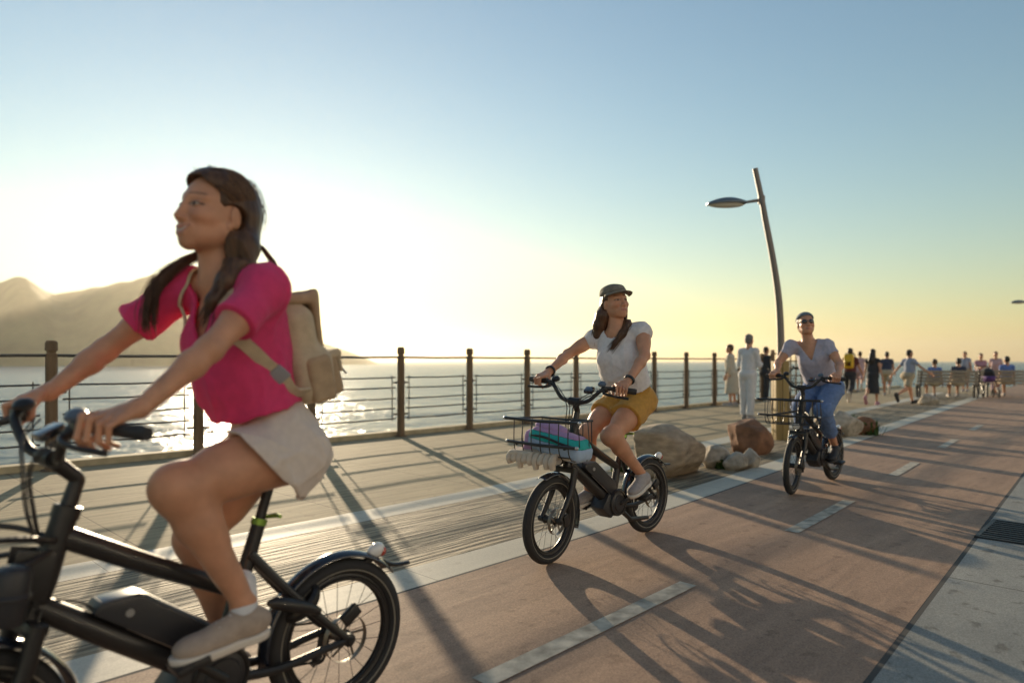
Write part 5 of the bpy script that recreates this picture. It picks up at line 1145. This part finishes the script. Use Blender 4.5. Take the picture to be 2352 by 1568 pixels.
soft("side_panel", [RBox(cb + V(.005, -.175, -.01), V(.085, .05, .09), Rb, .045, .02)], mlil, seed=5)
soft("hood", [Ell(cb + V(-.01, -.06, .085), V(.06, .12, .035), Rb)], mlil, seed=6)
mb = MB(); mb.tube(bez([cb + V(.093, -.13, .045), cb + V(.098, -.02, .040), cb + V(.094, .10, .010), cb + V(.07, .18, -.01)], 6), .008, 6); mb.build("zip", mdark, r)
t = empty("fringed_towel", "cream fringed towel spilling under the bag over the basket floor", "towel", at_bike(2), RZ_RIDE)
soft("cloth", [RBox((1.0, -.03, .640), V(.10, .22, .014), rotm(4), .012, .01), RBox((1.09, -.15, .645), V(.055, .10, .028), rotm(4, -10), .02, .02)], mcrm, seed=9, par=t)
for i in range(9):
    y = -.235 + i * .042; mb = MB(); k = .02 * math.sin(i * 2.3)
    mb.tube(bez([(1.07, y, .655), (1.118, y, .645), (1.140, y + .004, .615), (1.138, y + .008, .585 + k)], 5), lerps([.014, .021, .024, .016], 16), 9); mb.build("tassel", mcrm, t)
# ---------------------------------------------------------------- hotel on the headland
mh = mat("hotel_plaster", (0.75, 0.70, 0.62), .9)
d0 = 880; hx = (150 - 1176) / 1570 * d0; hz = 1.2 + (829 - 772) * d0 / 1570
h_ = empty("hillside_hotel", "white hotel with a tower on the wooded hill across the bay", "building", (hx, d0, hz), .2)
mb = MB(); mb.box((0, 0, 4), (34, 12, 14)); mb.box((-20, 0, 0), (14, 10, 9)); mb.box((22, 2, 2), (12, 10, 10)); mb.build("wall", mh, h_)
mb = MB(); mb.box((12, 0, 11), (7, 7, 14)); mb.build("tower", mh, h_)
mb = MB(); mb.lathe((12, 0, 18), (0, 0, 1), [(0, 4.6), (.6, 4.6), (5, .3)], 4); mb.box((0, 0, 11.4), (35, 13, 1)); mb.build("roof", mroof, h_)
for i in range(8):
    for k in range(3): mb = MB(); mb.box((-14.5 + i * 3.9, -6.05, k * 4 + .5), (1.6, .2, 2.2)); mb.build("window", mwin, h_)
# ---------------------------------------------------------------- people strolling, standing and sitting farther along the promenade
def stroller_person(label, u, vf, H, yaw, top, bottom, hair=None, pose="walk", skin=SKIN, fem=0.0, style="shorts", phase=1, arms=(12, 12), sleeve=.45, shoes=None, longhair=False, headyaw=0, cap=None, h=.012, loc=None, bulk=1.0, bend=10, lean=3):
    Y = 1884 / (vf - 829) if loc is None else loc[1]; X = (u - 1176) / 1570 * Y if loc is None else loc[0]; z0 = 0 if loc is None or len(loc) < 3 else loc[2]
    r = empty("person", label, "person", (X, Y, z0), R(yaw)); k = H / 1.70; ln = R(lean)
    J = {}; hz = .90
    if pose == "sit": hz = .50
    J['pelvis'] = V(0, 0, hz + .03); J['chest'] = V(.03 + .31 * math.sin(ln), 0, hz + .34); J['neck'] = V(.02 + .50 * math.sin(ln), 0, hz + .545)
    for s, S in ((1, 'L'), (-1, 'R')):
        J['hip' + S] = V(0, .085 * s, hz); J['sh' + S] = V(J['neck'][0] - .01, (.155 if fem else .165) * s, hz + .478)
        sw = phase * s * (1 if pose == "walk" else .12); a = R(26 * sw); kb = R(12 + (28 if sw < 0 else 0)) if pose == "walk" else R(3)
        if pose == "sit": J['kn' + S] = V(.42, .11 * s, hz + .02); J['an' + S] = V(.42 + .05 * s, .11 * s, .10)
        else:
            J['kn' + S] = J['hip' + S] + V(math.sin(a) * .42, .005 * s, -math.cos(a) * .42); b_ = a - kb; J['an' + S] = J['kn' + S] + V(math.sin(b_) * .40, 0, -math.cos(b_) * .40)
        ab = R(arms[0 if s > 0 else 1]); fw = R(-20 * sw + (6 if pose != "walk" else 0)); d = V(math.sin(fw) * math.cos(ab), math.sin(ab) * s, -math.cos(fw) * math.cos(ab)); J['el' + S] = J['sh' + S] + unit(d) * .285
        if bend > 60: e = unit(V(.9, -.35 * s, .1 if bend > 80 else -.3))
        else: e = unit(d + V(math.sin(R(bend)) * 1.0, 0, .12))
        J['wr' + S] = J['el' + S] + e * .245
    low = min(J['anL'][2], J['anR'][2])
    if pose != "sit":
        for q in J: J[q] = J[q] + V(0, 0, .085 - low)
    for q in J: J[q] = J[q] * k
    hands = []
    for s, S in ((1, 'L'), (-1, 'R')): hands += hand_loose(J['wr' + S], J['wr' + S] - J['el' + S], s, V(.2, -s, 0), 1.15)
    hc = J['neck'] + V(.02, 0, .165) * k; Rh = rotm(headyaw, 0, 0); s_ = .98 * k
    T, F, P = make_body(r, J, h, hc, Rh, s_, hands, skin=skin, fem=fem, bulk=bulk * (.95 if fem else 1.06) * k, fine=False, slim=.82)
    make_top(r, top, J, T, F, h, .014, sleeve, (.068, .06, 0), .05 if style != "dress" else .02, .012, int(u), .048, .060)
    if style == "shorts": make_bottom(r, bottom, J, F, h, .82, .112 * k, .096 * k, seed=int(u) + 3, waist=.09, hr=1.2)
    elif style == "trousers": make_bottom(r, bottom, J, F, h, waist=.09, r0=.112 * k, r1=.086 * k, r2=.078 * k, shin=.97, seed=int(u) + 3, name="trousers", hr=.98)
    elif style == "dress":
        mid = (J['hipL'] + J['hipR']) / 2; sk = [Ell(J['pelvis'], V(.135, .185, .15) * k, None, .05), Cone(mid, mid * V(1, 1, 0) + V(0, 0, J['knL'][2] * .72), .165 * k, .205 * k, .05, cap=True)]
        f = field_for(sk, h); f.add(sk); fd = folds(int(u), 40, (1, 1, .15)); f.move(lambda x, y, z: .02 * fd(x, y, z)); f.shell(.022); v, q = f.mesh(); np_mesh("skirt", v, q, bottom, r, smooth=1)
    for s, S in ((1, 'L'), (-1, 'R')):
        an = J['an' + S]; d = unit(an - J['kn' + S]); fwd = V(-d[2], 0, d[0]) if pose != "sit" else V(1, 0, 0); fwd = unit(fwd + V(0, 0, .12)); up = np.cross(fwd, V(0, 1, 0)) * -1
        up = up if up[2] > 0 else -up; heel = an - fwd * .065 - up * .075; shoe(r, an + up * .01, heel, heel + fwd * .255, up, shoes or mgshoe, shoes or msole, max(h * .8, .009), .05)
    E = lambda x, y, z, rx, ry, rz, kk=.02: Ell(P(x, y, z), V(rx, ry, rz) * s_, Rh, kk)
    hp = [E(-.022, 0, .040, .099, .082, .086), E(-.05, 0, -.01, .066, .074, .085)]
    if longhair: hp += chain([P(-.06, 0, -.03), P(-.10, 0, -.12), P(-.12, .02, -.24), P(-.11, .0, -.36)], [.07, .085, .085, .03])
    hair_from(r, hp, face_cut(hc, Rh, s_, .04, .07), hair or mhair_d, h * .8, int(u) + 9)
    return r
mW = msleeve("white_linen", (.74, .72, .72), .15); mCr = msleeve("cream_coat", (.66, .58, .45), .12); mMar = msleeve("maroon_shirt", (.13, .03, .03), .05); mBlk = msleeve("black_cloth", (.022, .023, .028), .03); mNav = msleeve("navy_cloth", (.035, .045, .085), .04)
mPk = msleeve("pale_pink", (.60, .40, .40), .12); mBlu = msleeve("mid_blue", (.11, .20, .50), .08); mSky = msleeve("blue_grey_shirt", (.36, .40, .50), .12); mKha = msleeve("khaki_cloth", (.50, .40, .26), .08); mRos = msleeve("dusky_pink", (.50, .25, .30), .1)
mYel = mat("yellow_nylon", (.75, .46, .02), .5, var=.08, scale=30)
S2 = V(.52, .29, .19)
stroller_person("grey haired person in white shirt and white trousers standing by the railing", 1717, 964, 1.72, 40, mW, mW, mhair_g, "stand", style="trousers", bend=88, arms=(10, 10), headyaw=10, sleeve=1.9)
stroller_person("person in a long cream coat half hidden behind the one in white", 1681, 932, 1.62, 150, mCr, mCr, mhair, "stand", style="dress", sleeve=1.9, arms=(6, 6))
stroller_person("person in dark clothes farthest left behind the lamp post", 1757, 921, 1.60, 30, mBlk, mBlk, None, "stand", style="trousers", sleeve=1.9)
yb = stroller_person("man in maroon shirt and black trousers walking away with a yellow backpack", 1952, 924, 1.60, 52, mMar, mBlk, None, "walk", style="trousers", shoes=msole, sleeve=.6, arms=(16, 16))
stroller_person("pale dressed walker just right of the man with the yellow backpack", 1975, 900, 1.60, 60, mPk, mPk, mhair, "walk", fem=.9, sleeve=.3)
stroller_person("woman with long black hair in a black dress walking away", 2004, 930, 1.52, 50, mBlk, mBlk, mhair_d, "walk", fem=.9, style="dress", sleeve=-1, longhair=True, shoes=mRos, phase=-.6)
stroller_person("man in navy shirt and pale shorts behind the woman in black", 2037, 908, 1.55, 60, mNav, mKha, None, "walk", arms=(10, 10))
stroller_person("man in pale blue shirt and khaki shorts striding with his arms spread", 2086, 928, 1.54, 20, mSky, mKha, None, "walk", arms=(34, 42), sleeve=.6, shoes=mbshoe)
stroller_person("person in pale pink just behind the third cyclist's shoulder", 1922, 902, 1.50, 230, mPk, mKha, mhair, "walk", fem=.9, phase=-1)
stroller_person("person in pale blue standing behind the bench", 2217, 899, 1.55, 220, mSky, mKha, mhair, "stand")
stroller_person("woman in dusky pink pushing the black pram", 2252, 905, 1.50, 250, mRos, mBlk, mhair_d, "walk", fem=.9, style="trousers", bend=88)
stroller_person("woman in a pale top walking just right of the pram", 2287, 903, 1.58, 235, mPk, mPk, mhair, "walk", fem=.9, style="trousers", phase=-1)
# the yellow backpack on the man in maroon
def small_pack(owner, label):
    r = empty("backpack", label, "backpack", owner.location[:], owner.rotation_euler[2]); k = 1.60 / 1.7
    c = V(-.15, 0, 1.27) * k
    f = field_for([RBox(c, V(.07, .135, .21), None, .06, .03)], .012); f.add([RBox(c, V(.07, .135, .21), None, .06, .03), RBox(c + V(-.05, 0, -.07), V(.05, .11, .09), None, .04, .03)]); v, q = f.mesh(); np_mesh("bag", v, q, mYel, r, smooth=1)
    for s in (-1, 1): mb = MB(); mb.tube(bez([c + V(.04, .08 * s, .2), c + V(.16, .10 * s, .235), c + V(.27, .11 * s, .13), c + V(.25, .14 * s, -.03), c + V(.05, .12 * s, -.16)], 5), .016, 8, flat=.4); mb.build("shoulder_strap", mdark, r)
small_pack(yb, "yellow backpack on the man in maroon")
# benches with their backs to the camera
mben = mat("grey_bench_timber", (0.33, 0.27, 0.20), .75, var=.25, scale=9, stretch=(.2, 3, 3), bump=.3, bscale=40)
def bench(label, u, vf, yaw, L=1.7):
    Y = 1884 / (vf - 829); X = (u - 1176) / 1570 * Y; r = empty("park_bench", label, "bench", (X, Y, 0), R(yaw), "timber benches facing the sea")
    mb = MB()
    for i in range(4): mb.box((.06 + .11 * i, 0, .44), (.09, L, .035), None, .006)
    mb.build("seat", mben, r); mb = MB()
    for i in range(4): mb.box((-.02 - .03 * i, 0, .54 + .105 * i), (.03, L, .085), None, .006)
    mb.build("backrest", mben, r)
    for s in (-1, 1): mb = MB(); y = s * (L / 2 - .12); mb.box((.08, y, .21), (.06, .06, .42)); mb.box((.36, y, .21), (.06, .06, .42)); mb.box((.2, y, .405), (.46, .06, .03)); mb.box((-.055, y, .64), (.03, .05, .50), Matrix.Rotation(R(-16), 3, 'Y')); mb.build("leg", mbar, r)
    return r, X, Y
b1, bx, by = bench("timber bench with two people in blue in the middle distance", 2180, 914, 75, 1.9)
c_, s_ = math.cos(R(75)), math.sin(R(75))
stroller_person("person in blue sitting on the left half of the middle bench", 2170, 914, 1.62, 75, mBlu, mKha, mhair, "sit", fem=.9, loc=(bx + c_ * .14 - s_ * .38, by + s_ * .14 + c_ * .38, .005), lean=-6)
stroller_person("person in dark blue sitting on the right half of the middle bench", 2190, 914, 1.66, 75, mNav, mKha, mhair_d, "sit", loc=(bx + c_ * .14 + s_ * .30, by + s_ * .14 - c_ * .30, .005), lean=-8)
b2, bx, by = bench("timber bench at the far right with one man in a blue shirt", 2325, 912, 80, 1.7)
c_, s_ = math.cos(R(80)), math.sin(R(80))
stroller_person("man in a bright blue shirt sitting alone on the far right bench", 2318, 912, 1.74, 80, mBlu, mKha, None, "sit", loc=(bx + c_ * .14 - s_ * .1, by + s_ * .14 + c_ * .1, .005), lean=-4, bulk=1.1)
# low stone block seat in front of the middle bench
rock("low pale stone at the left end of the middle bench", 2132, 929, (.7, .45, .30), 30, 33, mrk3, group=G_)
# pram
def pram():
    Y = 1884 / (912 - 829); X = (2269 - 1176) / 1570 * Y; r = empty("pram", "black and purple pram pushed by the woman in dusky pink", "pram", (X, Y, 0), R(250)); mpu = mat("purple_fabric", (.12, .05, .22), .7)
    f = field_for([Ell((.05, 0, .66), V(.34, .20, .17))], .012); f.add([Ell((.05, 0, .66), V(.34, .20, .17))]); f.cut(lambda x, y, z: z - .70 + 0 * x); v, q = f.mesh(); np_mesh("seat", v, q, mpu, r)
    f = field_for([Ell((-.08, 0, .72), V(.27, .215, .27))], .012); f.add([Ell((-.08, 0, .72), V(.27, .215, .27))]); f.cut(lambda x, y, z: np.maximum(x - .08 - (z - .72) * .6, .70 - z)); f.shell(.02); v, q = f.mesh(); np_mesh("hood", v, q, mBlk, r)
    mb = MB()
    for s in (-1, 1): mb.tube([(-.42, .2 * s, 1.02), (-.1, .21 * s, .62), (.32, .2 * s, .14)], .014, 8); mb.tube([(.1, .2 * s, .5), (-.28, .2 * s, .14)], .014, 8)
    mb.tube([(-.42, -.2, 1.02), (-.42, .2, 1.02)], .016, 8); mb.build("frame", mk, r)
    for x in (.32, -.28):
        for s in (-1, 1): mb = MB(); mb.ring((x, .22 * s, .14), (0, 1, 0), .115, .022, 24, 8); mb.lathe((x, .2 * s, .14), (0, 1, 0), [(0, .03), (.04, .03)], 10); mb.build("wheel", mrub, r)
pram()
# parked bicycle leaning by the railing and a timber lattice screen behind the lamp
pb = copy_tree(bikes[1]); pb.location = (*(np.array(sn(13.6, 5.55)[:2])), .004); pb.rotation_euler = (0, 0, RZ_RIDE + R(200)); tag(pb, "dark parked bicycle standing on the paving left of the lamp post", "bicycle", "black electric bicycles")
def lattice():
    Y = 17.0; X = (1822 - 1176) / 1570 * Y; r = empty("lattice_screen", "brown timber lattice screen behind the lamp post", "screen", (X, Y, 0), .1); mb = MB()
    for i in range(8): mb.box((-.5 + i * .143, 0, .75), (.03, .02, 1.35))
    for k in range(8): mb.box((0, .021, .12 + k * .18), (1.05, .02, .03))
    mb.build("lattice", mpost, r)
    for s in (-1, 1): mb = MB(); mb.box((.54 * s, 0, .74), (.07, .07, 1.48)); mb.build("post", mpost, r)
lattice()
# ---------------------------------------------------------------- the golden evening air over the bay
HZ = 0.00018
hz = bpy.data.materials.new("evening_air"); hz.use_nodes = True; n, l = hz.node_tree.nodes, hz.node_tree.links; n.clear()
pv = n.new("ShaderNodeVolumePrincipled"); pv.inputs["Density"].default_value = HZ; pv.inputs["Color"].default_value = (0.97, 0.91, 0.76, 1); pv.inputs["Anisotropy"].default_value = 0.60
ou = n.new("ShaderNodeOutputMaterial"); l.new(pv.outputs[0], ou.inputs["Volume"])
mb = MB(); mb.box((0, 2500, 77.2), (12000, 7000, 165.6)); tag(mb.build("haze", hz), kind='stuff')
